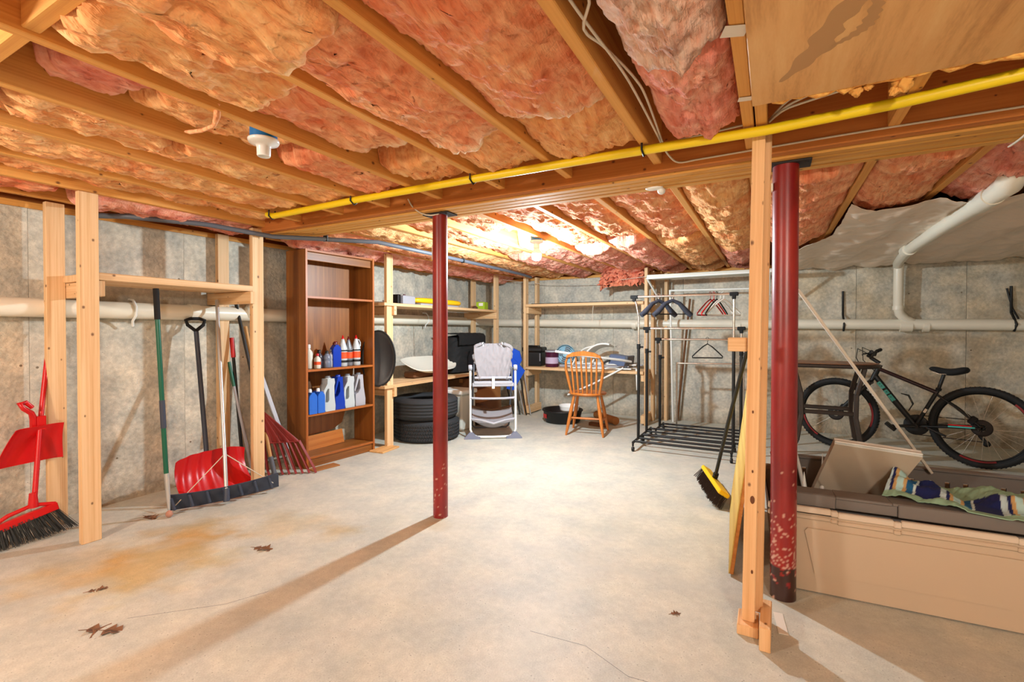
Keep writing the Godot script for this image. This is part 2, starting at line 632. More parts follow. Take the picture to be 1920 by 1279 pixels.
func panels(n: String, label: String, cuts: Array, left: bool):
	var b := B.new()
	b.c = Color(0.6, 0.57, 0.53)
	if left:
		b.box(P(XL - 0.12, 0.94, (DB + DF) / 2), Vector3(0.2, 1.92, DB - DF + 0.6), Basis.IDENTITY, 0.001)
	else:
		b.box(P((XL + XR) / 2, 0.94, DB + 0.12), Vector3(XR - XL + 0.4, 1.92, 0.2), Basis.IDENTITY, 0.001)
	var w := obj(n, b, M.wall)
	meta(w, label, "wall", "", "structure")
	var nz := FastNoiseLite.new()
	nz.seed = 31 if left else 77
	nz.frequency = 1.7
	nz.fractal_octaves = 4
	for i in cuts.size() - 1:
		var a: float = cuts[i] + (0.0008 if left else 0.0016)
		var e: float = cuts[i + 1] - (0.0008 if left else 0.0016)
		var ns := maxi(2, int((e - a) / 0.06))
		var tone := rng.randf_range(0.95, 1.03)
		var g := B.new()
		g.uo = Vector2(rng.randf() * 3, rng.randf() * 3)
		var at := func(u: float, y: float, out: float) -> Vector3:
			return P(XL - 0.02 + out, y, u) if left else P(u, y, DB + 0.02 - out)
		# concrete stains and a dark damp foot; the rightward tan is painted warm light
		var col := func(ii, jj):
			var u: float = lerpf(a, e, float(ii) / ns)
			var y: float = 1.9 * jj / 30.0
			var k: float = clampf(0.5 + nz.get_noise_2d(u, y * 1.3) * 1.3, 0, 1)
			var tan := clampf((u + 0.7) * 1.2, 0.25, 1.0) if not left else 0.35
			var c := Color(1, 1, 1).lerp(Color(0.93, 0.80, 0.63), k * tan * 0.7 + (tan * 0.2))
			var foot: float = clampf((0.18 - y + 0.12 * nz.get_noise_2d(u * 2, y * 3)) * 5.0, 0, 1)
			c = c * Color(1, 1, 1).lerp(Color(0.60, 0.52, 0.42), foot * 0.8)
			return c * tone
		var fn := func(ii, jj):
			var u: float = lerpf(a, e, float(ii) / ns)
			return at.call(u, 1.9 * jj / 30.0, 0.02)
		if left:
			g.grid(ns, 30, fn, col, (e - a) / ns, 0.0633)
		else:
			g.grid(ns, 30, fn, col, (e - a) / ns, 0.0633)
		g.flat()
		g.c = Color(0.7, 0.66, 0.6)
		for u in [a, e]:
			g.quad(at.call(u, 0, 0), at.call(u, 0, 0.02), at.call(u, 1.9, 0.02), at.call(u, 1.9, 0))
		g.quad(at.call(a, 1.9, 0.02), at.call(e, 1.9, 0.02), at.call(e, 1.9, 0), at.call(a, 1.9, 0))
		# tie holes left by the forms
		var h := B.new()
		h.c = Color(0.35, 0.29, 0.23)
		for q in 3:
			var u: float = lerpf(a, e, [0.04, 0.5, 0.96][q])
			for y in [0.32, 0.95, 1.55]:
				if rng.randf() < 0.55: continue
				h.lathe(at.call(u, y + rng.randf_range(-0.02, 0.02), 0.0195), [[0.008, 0.0], [0.006, 0.0012], [0.0, 0.0012]], 8, Vector3.RIGHT if left else Vector3.BACK, true)
		var o := obj("concrete_panel", g, M.wall, w)
		obj("tie_mark", h, M.wall, o)

func ceiling():
	var b := B.new()
	b.box(P((XL + XR) / 2, 2.19, (DB + DF) / 2), Vector3(XR - XL + 0.5, 0.02, DB - DF + 0.5))
	var ce := obj("ceiling", b, M.beam)
	meta(ce, "open joist ceiling with pink glass wool between the timbers", "ceiling", "", "structure")
	for i in JOISTS.size():
		var x: float = JOISTS[i]
		var near := B.new()
		near.uo = Vector2(rng.randf() * 2, rng.randf() * 2)
		near.bar(P(x, 2.06, DF), P(x, 2.06, 2.275), 0.038, 0.237)
		near.uo = Vector2(rng.randf() * 2, rng.randf() * 2)
		if x != -0.036:
			near.bar(P(x + rng.randf_range(-0.006, 0.006), 2.06, 2.565), P(x, 2.06, DB + 0.1), 0.038, 0.237)
		obj("joist", near, M.joist, ce)
	for k in [[3, 4], [4, 5], [5, 6], [6, 7], [7, 8]]:
		var br := B.new()
		var x0: float = JOISTS[k[0]] + 0.02
		var x1: float = JOISTS[k[1]] - 0.02
		br.bar(P(x0, 2.06, 0.50), P(x1, 2.06, 0.50), 0.038, 0.215)
		obj("blocking", br, M.joist, ce)
	# header above the gas pipe in the open bays
	# built-up beam under the joists
	var t := thing("support_beam", "built-up wooden beam of several planks resting on both red columns", "beam", P(-0.2, 1.9, 2.42), "", "structure")
	for k in 5:
		var pl := B.new()
		pl.uo = Vector2(k * 0.37, k * 0.73)
		var d := 2.29 + k * 0.0585
		var yb: float = [1.908, 1.9, 1.9, 1.901, 1.9][k]
		pl.bar(P(-3.47, (yb + 2.17) / 2, d), P(XR, (yb + 2.17) / 2, d), 0.050, 2.17 - yb, Vector3.UP, 0.004)
		obj("plank", pl, M.beam if k == 0 else M.beam_pale, t)
	# plywood under the near joists on the right
	var py := thing("plywood_ceiling_panel", "stained plywood sheet nailed under the joists above the deck tub", "panel", P(0.6, 1.93, 0.9))
	var g := B.new()
	g.box(P(0.98, 1.932, 0.55), Vector3(2.08, 0.014, 2.5), Basis.IDENTITY, 0.002)
	obj("sheet", g, M.ply, py)
	var st := B.new()
	st.smooth()
	# brown water mark in the veneer
	var mk := func(c0: Array, w: Array):
		var L := []
		var R := []
		var cv := Curve3D.new()
		var cw := Curve3D.new()
		for i in c0.size():
			var p := P(c0[i][0], 1.9248, c0[i][1])
			var pa: Array = c0[maxi(i - 1, 0)]
			var pb: Array = c0[mini(i + 1, c0.size() - 1)]
			var tn := (P(pb[0], 0, pb[1]) - P(pa[0], 0, pa[1])) * 0.18
			cv.add_point(p, -tn, tn)
			cw.add_point(Vector3(w[i], 0, 0))
		for i in 61:
			var f: float = i / 60.0 * (c0.size() - 1)
			var k := mini(int(f), c0.size() - 2)
			var p: Vector3 = cv.sample(k, f - k)
			var q: Vector3 = cv.sample(k, minf(f - k + 0.02, 1.0)) - cv.sample(k, maxf(f - k - 0.02, 0.0))
			var sd := q.cross(Vector3.UP).normalized()
			var hw: float = lerpf(w[k], w[k + 1], f - k)
			L.append(p - sd * hw * (1.0 + 0.25 * sin(i * 1.3)))
			R.append(p + sd * hw * (1.0 + 0.25 * sin(i * 0.9 + 1.0)))
		for i in 60:
			st.quad(L[i], L[i + 1], R[i + 1], R[i])
	mk.call([[0.02, 1.66], [0.10, 1.52], [0.14, 1.38], [0.24, 1.22], [0.27, 1.02], [0.36, 0.86], [0.38, 0.6]], [0.004, 0.035, 0.028, 0.03, 0.055, 0.045, 0.02])
	mk.call([[0.52, 1.45], [0.62, 1.33], [0.70, 1.26], [0.86, 1.2]], [0.003, 0.022, 0.03, 0.004])
	mk.call([[0.13, 1.52], [0.2, 1.45], [0.21, 1.3]], [0.003, 0.016, 0.01])
	obj("water_stain", st, mat("stain", Color(0.74, 0.56, 0.36), 0.6), py)
	var fo := B.new()
	var fr := RandomNumberGenerator.new()
	fr.seed = 3
	var pts := []
	var rr := []
	for i in 60:
		var x := 0.0 + i * 0.025
		pts.append(P(x + fr.randf_range(-0.004, 0.004), 1.935 + fr.randf_range(-0.006, 0.006), 1.812 + fr.randf_range(-0.006, 0.008)))
		rr.append(fr.randf_range(0.008, 0.017))
	fo.tube(pts, rr, 8)
	var fz := FastNoiseLite.new()
	fz.seed = 4
	fz.frequency = 55.0
	for q in [[0.345, 1.92, 1.835, 0.024], [0.325, 1.905, 1.838, 0.014], [0.23, 1.925, 1.832, 0.016], [0.26, 1.93, 1.83, 0.012], [0.62, 1.928, 1.83, 0.012]]:
		var o := P(q[0], q[1], q[2])
		fo.grid(24, 16, func(i, j):
			var a = TAU * (i % 24) / 24.0
			var bb: float = PI * j / 16.0 - PI / 2
			var dd := Vector3(cos(a) * cos(bb), sin(bb), -sin(a) * cos(bb))
			return o + dd * q[3] * (1.0 + 0.7 * fz.get_noise_3dv(o + dd * 0.02)))
	obj("foam_bead", fo, M.foam, py)
	# plastic sheet stapled under the far right joists
	var ps := B.new()
	var nz := FastNoiseLite.new()
	nz.seed = 12
	nz.frequency = 1.6
	nz.fractal_octaves = 3
	ps.sheet(100, 130, func(i, j):
		var u = i / 100.0
		var v = j / 130.0
		var x0 := lerpf(0.41, 0.14, smoothstep(0.34, 0.5, v))
		var x := lerpf(x0, 3.1, u)
		var d := lerpf(3.42 + 0.14 * absf(sin(x * 7.6)) , 6.4, v)
		var sag := 0.03 * absf(sin((x - 0.4) / 0.405 * PI)) + 0.03 * nz.get_noise_2d(x * 2.6, d * 0.9) + 0.010 * absf(nz.get_noise_2d(x * 2.0 + d * 3.0, d * 7.0 - x * 2.5))
		sag += 0.03 * smoothstep(0.7, 1.0, v)
		return P(x, 1.915 - sag, d), 0.002)
	var pso := obj("plastic_sheet", ps, M.plastic_sheet)
	meta(pso, "translucent plastic sheet stapled under the joists above the bicycle", "plastic sheet")
	var yf := B.new()
	var fz2 := RandomNumberGenerator.new()
	fz2.seed = 6
	var yp := []
	var yr := []
	for i in 70:
		yp.append(P(1.25 + i * 0.02, 1.905 + fz2.randf_range(-0.01, 0.01), 6.45 + fz2.randf_range(-0.012, 0.012)))
		yr.append(fz2.randf_range(0.006, 0.018))
	yf.tube(yp, yr, 7)
	meta(obj("foam_strip", yf, M.foam), "ragged yellowish foam strip on top of the wall above the bicycle", "foam")
	for q in [[-0.096, 1.348, 0.06, 0.05, 0.35, "larger paper tag stapled to the doubled joist"], [-0.09, 1.76, 0.042, 0.03, 0.2, "smaller paper tag stapled to the doubled joist near the gas pipe"]]:
		var tg := B.new(Transform3D(Basis(Vector3.UP, q[4]), P(q[0] + 0.01, 1.939, q[1])))
		tg.box(Vector3(0, 0, 0), Vector3(q[2], 0.001, q[3]))
		meta(obj("paper_tag", tg, M.paper), q[5], "tag", "paper tags on the joist")

func batt(n: String, label: String, x0: float, x1: float, d0: float, d1: float, yb: float, sag: float, tone: int, sd: int, torn := 0.0, group := ""):
	var n1 := FastNoiseLite.new()
	n1.seed = sd
	n1.frequency = 3.4
	n1.fractal_octaves = 3
	var n2 := FastNoiseLite.new()
	n2.seed = sd + 100
	n2.frequency = 7.5
	n2.fractal_type = FastNoiseLite.FRACTAL_RIDGED
	n2.fractal_octaves = 3
	n2.domain_warp_enabled = true
	n2.domain_warp_amplitude = 0.12
	n2.domain_warp_frequency = 3.0
	var n3 := FastNoiseLite.new()
	n3.seed = sd + 200
	n3.frequency = 26.0
	n3.fractal_octaves = 2
	var tones := [
		[Color(0.96, 0.79, 0.56), Color(0.93, 0.66, 0.44), Color(1.0, 0.91, 0.74)],
		[Color(0.95, 0.72, 0.55), Color(0.91, 0.56, 0.42), Color(0.99, 0.86, 0.72)],
		[Color(0.94, 0.70, 0.64), Color(0.88, 0.55, 0.51), Color(0.99, 0.86, 0.79)],
		[Color(0.86, 0.76, 0.72), Color(0.74, 0.61, 0.58), Color(0.95, 0.87, 0.82)]]
	var tc: Array = tones[tone]
	var ns := 30
	var nd := maxi(8, int((d1 - d0) / 0.014))
	if d0 > 2.5:
		nd = maxi(8, int((d1 - d0) / 0.022))
		ns = 22
	var b := B.new()
	var nt := ns + 1
	var w := x1 - x0
	var fn := func(i, j):
		var s := clampf((i - 1.0) / ns, 0, 1)
		var x := lerpf(x0, x1, s)
		var t := float(j) / nd
		var jag: float = 0.05 * n1.get_noise_2d(x * 2.5, d0 * 7 + (0.0 if t < 0.5 else 50.0)) + 0.015 * n3.get_noise_2d(x, d0 + (0.0 if t < 0.5 else 9.0))
		var d := lerpf(d0 + jag, d1 + jag, t)
		var edge := pow(clampf(sin(PI * s), 0, 1), 0.35)
		var L := (d1 - d0)
		var en: float = clampf(minf(t, 1 - t) * L / 0.07, 0, 1)
		en = sqrt(1.0 - pow(1.0 - en, 2))
		var y: float = yb + 0.075 * (1 - edge) - sag * sin(PI * s)
		y -= 0.028 * n1.get_noise_2d(x, d)
		y += 0.040 * (1.0 - maxf(0.0, n2.get_noise_2d(x * 1.1, d * 0.42) * 0.5 + 0.5)) * edge - 0.012
		y -= 0.007 * n3.get_noise_2d(x * 1.2, d * 0.8)
		y = lerpf(2.12, y, lerpf(0.25 if t == 0 or t == 1 else en, 1.0, en))
		if i == 0 or i == ns + 2:
			return P(x, 2.14, d)
		return P(x + 0.008 * n3.get_noise_2d(d, x + 5), y, d + 0.01 * n3.get_noise_2d(x + 3, d))
	var fc := func(i, j):
		var s := clampf((i - 1.0) / ns, 0, 1)
		var x := lerpf(x0, x1, s)
		var t := float(j) / nd
		var d := lerpf(d0, d1, t)
		var k: float = clampf(0.5 + n1.get_noise_2d(x * 0.8 + 7, d * 0.8) * 0.9, 0, 1)
		var c: Color = tc[0].lerp(tc[1], k)
		var p: float = clampf(n2.get_noise_2d(x + 3, d * 0.6) * 0.9, 0, 1)
		c = c.lerp(tc[2], p * 0.7)
		if torn > 0:
			var ez := clampf(1.0 - (1.0 - t) * (d1 - d0) / torn + 0.5 * n3.get_noise_2d(x * 0.6, d), 0, 1)
			c = c.lerp(Color(1.0, 0.95, 0.86), ez)
		return lin(c)
	b.grid(ns + 2, nd, fn, fc)
	# closed ends and top
	b.c = lin(tc[0])
	for j in [0, nd]:
		for i in range(0, ns + 2):
			var p: Vector3 = fn.call(i, j)
			var q: Vector3 = fn.call(i + 1, j)
			var pu := Vector3(p.x, 2.14, p.z)
			var qu := Vector3(q.x, 2.14, q.z)
			if j == 0:
				b.quad(pu, qu, q, p)
			else:
				b.quad(p, q, qu, pu)
	for j in nd:
		b.quad(fn.call(0, j + 1), fn.call(ns + 2, j + 1), fn.call(ns + 2, j), fn.call(0, j))
	var o := obj(n, b, M.wool)
	meta(o, label, "insulation", group)
	return o

func insulation():
	var g := "glass wool batts between the near joists"
	var A := [
		[-0.365, -0.10, -0.5, 1.375, 1.925, 0.05, 3, "greyish pink batt bulging beside the doubled joist with paper tags", 0.0],
		[-0.372, -0.10, 1.37, 2.0, 1.945, 0.03, 2, "short pink batt ending at the gas pipe next to the doubled joist", 0.0],
		[-0.888, -0.482, -0.5, 1.60, 1.945, 0.03, 1, "long salmon batt beside the knotted joist, torn pale at its far end", 0.12],
		[-0.888, -0.482, 1.60, 2.02, 1.945, 0.015, 0, "short peach batt between the knotted joist and the gas pipe", 0.0],
		[-1.345, -0.925, -0.5, 0.86, 1.90, 0.04, 0, "rolled peach batt sagging under the joist at the top edge of the photo", 0.0],
		[-1.275, -0.918, 0.72, 1.66, 1.94, 0.03, 1, "salmon batt with a white torn edge, left of the long salmon one", 0.14],
		[-1.275, -0.918, 1.62, 2.03, 1.95, 0.01, 0, "short peach batt above the black pipe clip at mid beam", 0.0],
		[-1.692, -1.31, 0.50, 1.07, 1.955, 0.02, 0, "peach batt right of the bare lampholder, nearer of two in its bay", 0.0],
		[-1.692, -1.31, 1.03, 1.60, 1.965, 0.005, 1, "salmon batt with long pale wisps at its end, right of the bare lampholder", 0.1],
		[-1.692, -1.31, 1.72, 2.04, 1.96, 0.015, 0, "last short peach batt before the pipe, beyond the wispy one", 0.0],
		[-2.098, -1.728, 0.62, 0.84, 1.985, -0.01, 2, "small pink wad stuffed into the bare joist bay at upper left", 0.0],
		[-2.098, -1.728, 0.88, 1.40, 1.99, 0.0, 0, "peach batt behind the bare lampholder with a shred hanging down", 0.0],
		[-2.098, -1.728, 1.46, 2.05, 1.965, 0.02, 1, "crumpled salmon batt just beyond the bare lampholder", 0.0],
		[-2.502, -2.134, -0.5, 0.60, 1.97, 0.015, 2, "pink batt cut by the left photo edge, two bays from the lampholder", 0.0],
		[-2.502, -2.134, 0.60, 1.10, 1.96, 0.01, 0, "peach batt ending in a lump, one bay left of the lampholder", 0.0],
		[-2.502, -2.134, 1.10, 2.05, 1.96, 0.01, 0, "long peach batt leading to the first black pipe hook", 0.0],
		[-2.927, -2.538, -0.3, 2.0, 1.955, 0.02, 0, "wide peach batt over the near end of the yellow pipe", 0.0],
		[-3.332, -2.963, 0.3, 2.25, 1.97, 0.0, 0, "peach batt directly above the front studs of the tool shelf", 0.0],
		[-3.70, -3.37, 1.22, 2.24, 1.925, 0.03, 2, "pink batt hanging low above the tool shelf along the wall", 0.0],
		[-3.70, -3.37, -0.3, 1.13, 1.95, 0.02, 1, "salmon batt above the red broom near the wall", 0.0]]
	for i in A.size():
		var q: Array = A[i]
		batt("insulation_batt", q[7], q[0], q[1], q[2], q[3], q[4], q[5], q[6], 10 + i * 7, q[8], g)
	g = "glass wool batts beyond the beam"
	var F := [
		[-3.70, -3.37, 2.62, 6.3, 1.91, 0.05, 2, "pink batt along the tool wall above the bookcase and tyres"],
		[-3.332, -2.963, 2.60, 6.35, 1.945, 0.02, 1, "salmon batt beyond the beam over the white seat and the black bag"],
		[-2.927, -2.538, 2.60, 6.36, 1.945, 0.03, 0, "peach batt beyond the beam over the high chair"],
		[-2.502, -2.134, 2.62, 4.4, 1.96, 0.005, 1, "salmon batt just behind the top of the left red column"],
		[-2.502, -2.134, 4.44, 6.36, 1.93, 0.03, 2, "pink batt over the tool box and paint can"],
		[-2.098, -1.728, 2.62, 3.40, 1.965, 0.0, 1, "salmon batt between the beam and the lit bulb"],
		[-2.098, -1.728, 3.95, 6.36, 1.95, 0.02, 2, "pink batt on the far side of the lit bulb"],
		[-1.692, -1.31, 2.62, 4.3, 1.965, 0.005, 1, "salmon batt immediately right of the lit bulb"],
		[-1.692, -1.31, 4.35, 6.36, 1.925, 0.03, 2, "pink batt over the windsor chair"],
		[-1.275, -0.918, 2.60, 4.0, 1.955, 0.005, 1, "orange batt with pale torn flap two bays right of the bulb"],
		[-1.275, -0.918, 4.05, 6.36, 1.92, 0.03, 2, "pink batt over the left end of the garment racks"],
		[-0.888, -0.482, 2.60, 4.2, 1.955, 0.01, 1, "orange batt below the white rag on the beam"],
		[-0.888, -0.482, 4.2, 6.36, 1.935, 0.03, 0, "peach batt over the suit hangers"],
		[-0.452, -0.10, 2.60, 4.9, 1.935, 0.03, 0, "peach batt over the red hangers left of the wooden post"],
		[-0.452, -0.10, 4.9, 6.36, 1.93, 0.04, 2, "pink batt above the white closet shelf"],
		[-0.06, 0.38, 2.60, 4.62, 1.905, 0.03, 1, "red batt beside the top of the right column, hanging over the sheet"],
		[0.42, 0.78, 2.60, 3.66, 1.925, 0.02, 1, "red batt between the two joists right of the column"],
		[0.82, 1.19, 2.60, 3.62, 1.93, 0.03, 2, "pink batt around the top of the drain pipe"],
		[1.23, 1.60, 2.60, 3.5, 1.93, 0.02, 1, "red batt at the right photo edge beyond the drain pipe"]]
	for i in F.size():
		var q: Array = F[i]
		batt("insulation_batt", q[7], q[0], q[1], q[2], q[3], q[4], q[5], q[6], 300 + i * 7, 0.0, g)
	# loose flap over the back shelf and a hanging shred
	var fl := B.new()
	var nz := FastNoiseLite.new()
	nz.seed = 8
	nz.frequency = 9.0
	fl.sheet(24, 20, func(i, j):
		var u = i / 24.0
		var v = j / 20.0
		return P(lerpf(-1.93, -1.36, u) + 0.02 * nz.get_noise_2d(v * 3, 1), lerpf(2.0, lerpf(1.70, 1.74, u) , v) + 0.02 * nz.get_noise_2d(u * 2, v), 6.12 - 0.22 * v + 0.05 * nz.get_noise_2d(u * 1.5, v * 1.5)), 0.05, func(i, j): return lin(Color(0.87, 0.50, 0.42).lerp(Color(0.92, 0.66, 0.56), clampf(0.5 + nz.get_noise_2d(i * 0.1, j * 0.1), 0, 1))))
	meta(obj("insulation_flap", fl, M.wool), "loose pink flap of glass wool hanging over the back shelf", "insulation")
	var sh := B.new()
	sh.c = lin(Color(0.95, 0.76, 0.60))
	sh.tube([P(-1.70, 1.965, 0.98), P(-1.712, 1.925, 0.985), P(-1.74, 1.90, 0.99), P(-1.83, 1.905, 1.0), P(-1.95, 1.93, 1.02), P(-2.0, 1.945, 1.03)], [0.012, 0.011, 0.007, 0.007, 0.008, 0.004], 7)
	meta(obj("insulation_shred", sh, M.wool), "thin pale shred of glass wool dangling across the bay left of the lampholder", "insulation")

func lamp_fittings():
	for q in [[-1.74, 1.21, "white lampholder without a bulb on a blue box, near left ceiling", false], [-1.75, 3.66, "lit white bulb in a lampholder under the far joists", true], [-2.3, -0.9, "added fill bulb behind the camera on the left, lighting the foreground", true], [0.9, -0.9, "added fill bulb behind the camera on the right, lighting the foreground", true]]:  # the last two lamps are added fill for the foreground
		var x: float = q[0]
		var d: float = q[1]
		var t := thing("ceiling_light", q[2], "light", P(x, 1.96, d), "porcelain lampholders")
		var b := B.new()
		var off := -0.045 if not q[3] else 0.0
		var yl := 1.925 if q[3] else 1.933
		b.lathe(P(x + off, yl, d), [[0.05, 0], [0.05, 0.12]], 20)
		obj("junction_box", b, M.box_blue, t)
		b = B.new()
		b.lathe(P(x + off, yl + 0.001, d), [[0, 0.0], [0.058, 0.0], [0.058, -0.006], [0.054, -0.014], [0.03, -0.022], [0.026, -0.03], [0.025, -0.062], [0.022, -0.066], [0.019, -0.064], [0.019, -0.03], [0, -0.03]], 28)
		obj("lampholder", b, M.ceramic, t)
		if not q[3]:
			continue
		var glow := mat("bulb_glow", Color(1, 1, 1), 0.4)
		glow.emission_enabled = true
		glow.emission = Color(1.0, 0.97, 0.92)
		glow.emission_energy_multiplier = 10.0
		b = B.new()
		b.lathe(P(x, 1.80, d), [[0, -0.045], [0.02, -0.042], [0.036, -0.03], [0.042, -0.008], [0.041, 0.008], [0.040, 0.015], [0, 0.015]] if d > 0 else [[0, -0.12], [0.06, -0.105], [0.105, -0.055], [0.115, 0.0], [0.10, 0.05], [0.05, 0.09], [0.03, 0.10]], 24)
		obj("bulb", b, glow, t)
		if d > 0:
			b = B.new()
			b.lathe(P(x, 1.80, d), [[0.041, 0.016], [0.0405, 0.022], [0.030, 0.045], [0.018, 0.064], [0.016, 0.085]], 24)
			obj("added_bulb_collar", b, M.white, t)  # added opaque collar that keeps bulb light off the ceiling
		var l := OmniLight3D.new()
		l.name = "bulb_light"
		l.light_color = Color(0.88, 0.96, 1.0) if d > 0 else Color(1.0, 0.96, 0.90)
		l.light_energy = BULB_POWER if d > 0 else FILL_POWER
		l.light_size = 0.03 if d > 0 else 0.10
		l.omni_range = 12.0
		l.omni_attenuation = 2.0
		l.shadow_enabled = true
		t.add_child(l)
		l.position = P(x, 1.795 if d > 0 else 1.80, d) - t.position

func columns_and_post():
	for q in [[-1.827, 2.42, 0.0465, "thinner red steel column in the middle of the room"], [0.052, 2.41, 0.051, "thicker red steel column chipped at its foot, beside the wooden post"]]:
		var x: float = q[0]
		var d: float = q[1]
		var t := thing("support_column", q[3], "column", P(x, 0, d), "red steel columns", "structure")
		var r: float = q[2]
		var nz := FastNoiseLite.new()
		nz.seed = 5
		nz.frequency = 60.0
		var n2 := FastNoiseLite.new()
		n2.seed = 6
		n2.frequency = 6.0
		var chips := 1.0 if r > 0.05 else 0.35
		var b := B.new()
		b.grid(40, 230, func(i, j):
			var a = TAU * (i % 40) / 40.0
			return P(x, 0, d) + Vector3(cos(a) * r, 1.89 * j / 230.0, -sin(a) * r), func(i, j):
			var a = TAU * (i % 40) / 40.0
			var y: float = 1.89 * j / 230.0
			var p := Vector3(cos(a) * r * 1.6, y, sin(a) * r * 1.6)
			var c := Color(0.47, 0.045, 0.06).lerp(Color(0.60, 0.12, 0.11), clampf(0.5 + n2.get_noise_3dv(p * Vector3(1, 0.4, 1)) * 1.2, 0, 1))
			var low := clampf(1.0 - y / 0.62, 0, 1)
			var k: float = nz.get_noise_3dv(p)
			if k > 0.62 - low * 0.62 * chips and y < 0.6 * (0.4 + 0.6 * chips):
				c = Color(0.80, 0.62, 0.55)
			if chips > 0.5 and y < 0.14 and n2.get_noise_3dv(p * 3.0) > -0.25 - (0.1 - y):
				c = Color(0.22, 0.10, 0.07)
			return lin(c))
		obj("shaft", b, M.column_red, t)
		b = B.new()
		b.box(P(x, 1.894, d), Vector3(0.19, 0.01, 0.11))
		obj("cap_plate", b, M.steel_dark, t)
		b = B.new()
		b.bar(P(x + 0.075, 1.885, d - 0.03), P(x + 0.075, 1.90, d - 0.03), 0.016, 0.016)
		b.bar(P(x - 0.075, 1.885, d - 0.03), P(x - 0.075, 1.90, d - 0.03), 0.016, 0.016)
		obj("bolt", b, M.steel_dark, t)
		b = B.new()
		if r > 0.05:
			b.box(P(x - 0.058, 1.80, d - 0.02), Vector3(0.02, 0.035, 0.03))
		else:
			b.box(P(x - 0.047, 1.66, d - 0.005), Vector3(0.006, 0.09, 0.03))
		obj("paper_sticker", b, M.paper, t)
	var t := thing("wooden_post", "doubled pale timber post standing on a block before the right column", "post", P(-0.06, 0.0, 2.09))
	var b := B.new()
	b.uo = Vector2(0.4, 0.9)
	b.bar(P(-0.072, 0.042, 2.075), P(-0.045, 1.94, 2.08), 0.046, 0.038, Vector3.FORWARD)
	obj("front_stud", b, M.post, t)
	b = B.new()
	b.uo = Vector2(1.7, 0.2)
	b.bar(P(-0.046, 0.062, 2.125), P(-0.024, 1.94, 2.125), 0.046, 0.040, Vector3.FORWARD)
	obj("rear_stud", b, M.post, t)
	b = B.new()
	for q in [[0.52, 0.008], [0.24, 0.004], [0.86, 0.003], [0.63, 0.003]]:
		b = B.new()
		b.ball(P(-0.06, q[0], 2.0555), Vector3(q[1], q[1] * 2.0, 0.0018), 12, 6)
		obj("knot", b, mat("knot_brown", Color(0.42, 0.24, 0.12), 0.7), t)
	b = B.new()
	b.uo = Vector2(0.2, 1.1)
	b.box(P(-0.073, 0.0205, 2.085), Vector3(0.075, 0.041, 0.12))
	meta(obj("wood_block", b, M.post), "flat wooden block under the foot of the timber post", "wood block")
	b = B.new()
	b.uo = Vector2(0.6, 0.5)
	b.box(P(-0.118, 1.118, 2.12), Vector3(0.07, 0.055, 0.05))
	meta(obj("wood_block", b, M.stud), "small pale block nailed to the side of the post at broom handle height", "wood block")
	b = B.new()
	b.uo = Vector2(0.9, 0.3)
	b.bar(P(-0.014, 0.045, 1.955), P(-0.010, 0.045, 2.17), 0.038, 0.089)
	meta(obj("wood_block", b, M.post), "offcut standing on edge on the floor right of the post", "wood block")
	b = B.new(Transform3D(Basis(Vector3.UP, 0.12), P(0.04, 0.002, 2.18)))
	b.box(Vector3.ZERO, Vector3(0.035, 0.003, 0.15))
	meta(obj("paper_card", b, M.paper), "white card lying on the floor at the foot of the right column", "card")
	b = B.new()
	b.smooth()
	b.ball(P(-0.53, 1.902, 2.50), Vector3(0.045, 0.012, 0.03), 12, 8)
	b.ball(P(-0.50, 1.89, 2.53), Vector3(0.02, 0.018, 0.03), 12, 8)
	meta(obj("white_rag", b, M.white), "scrap of white rag stuck to the underside of the beam", "rag")

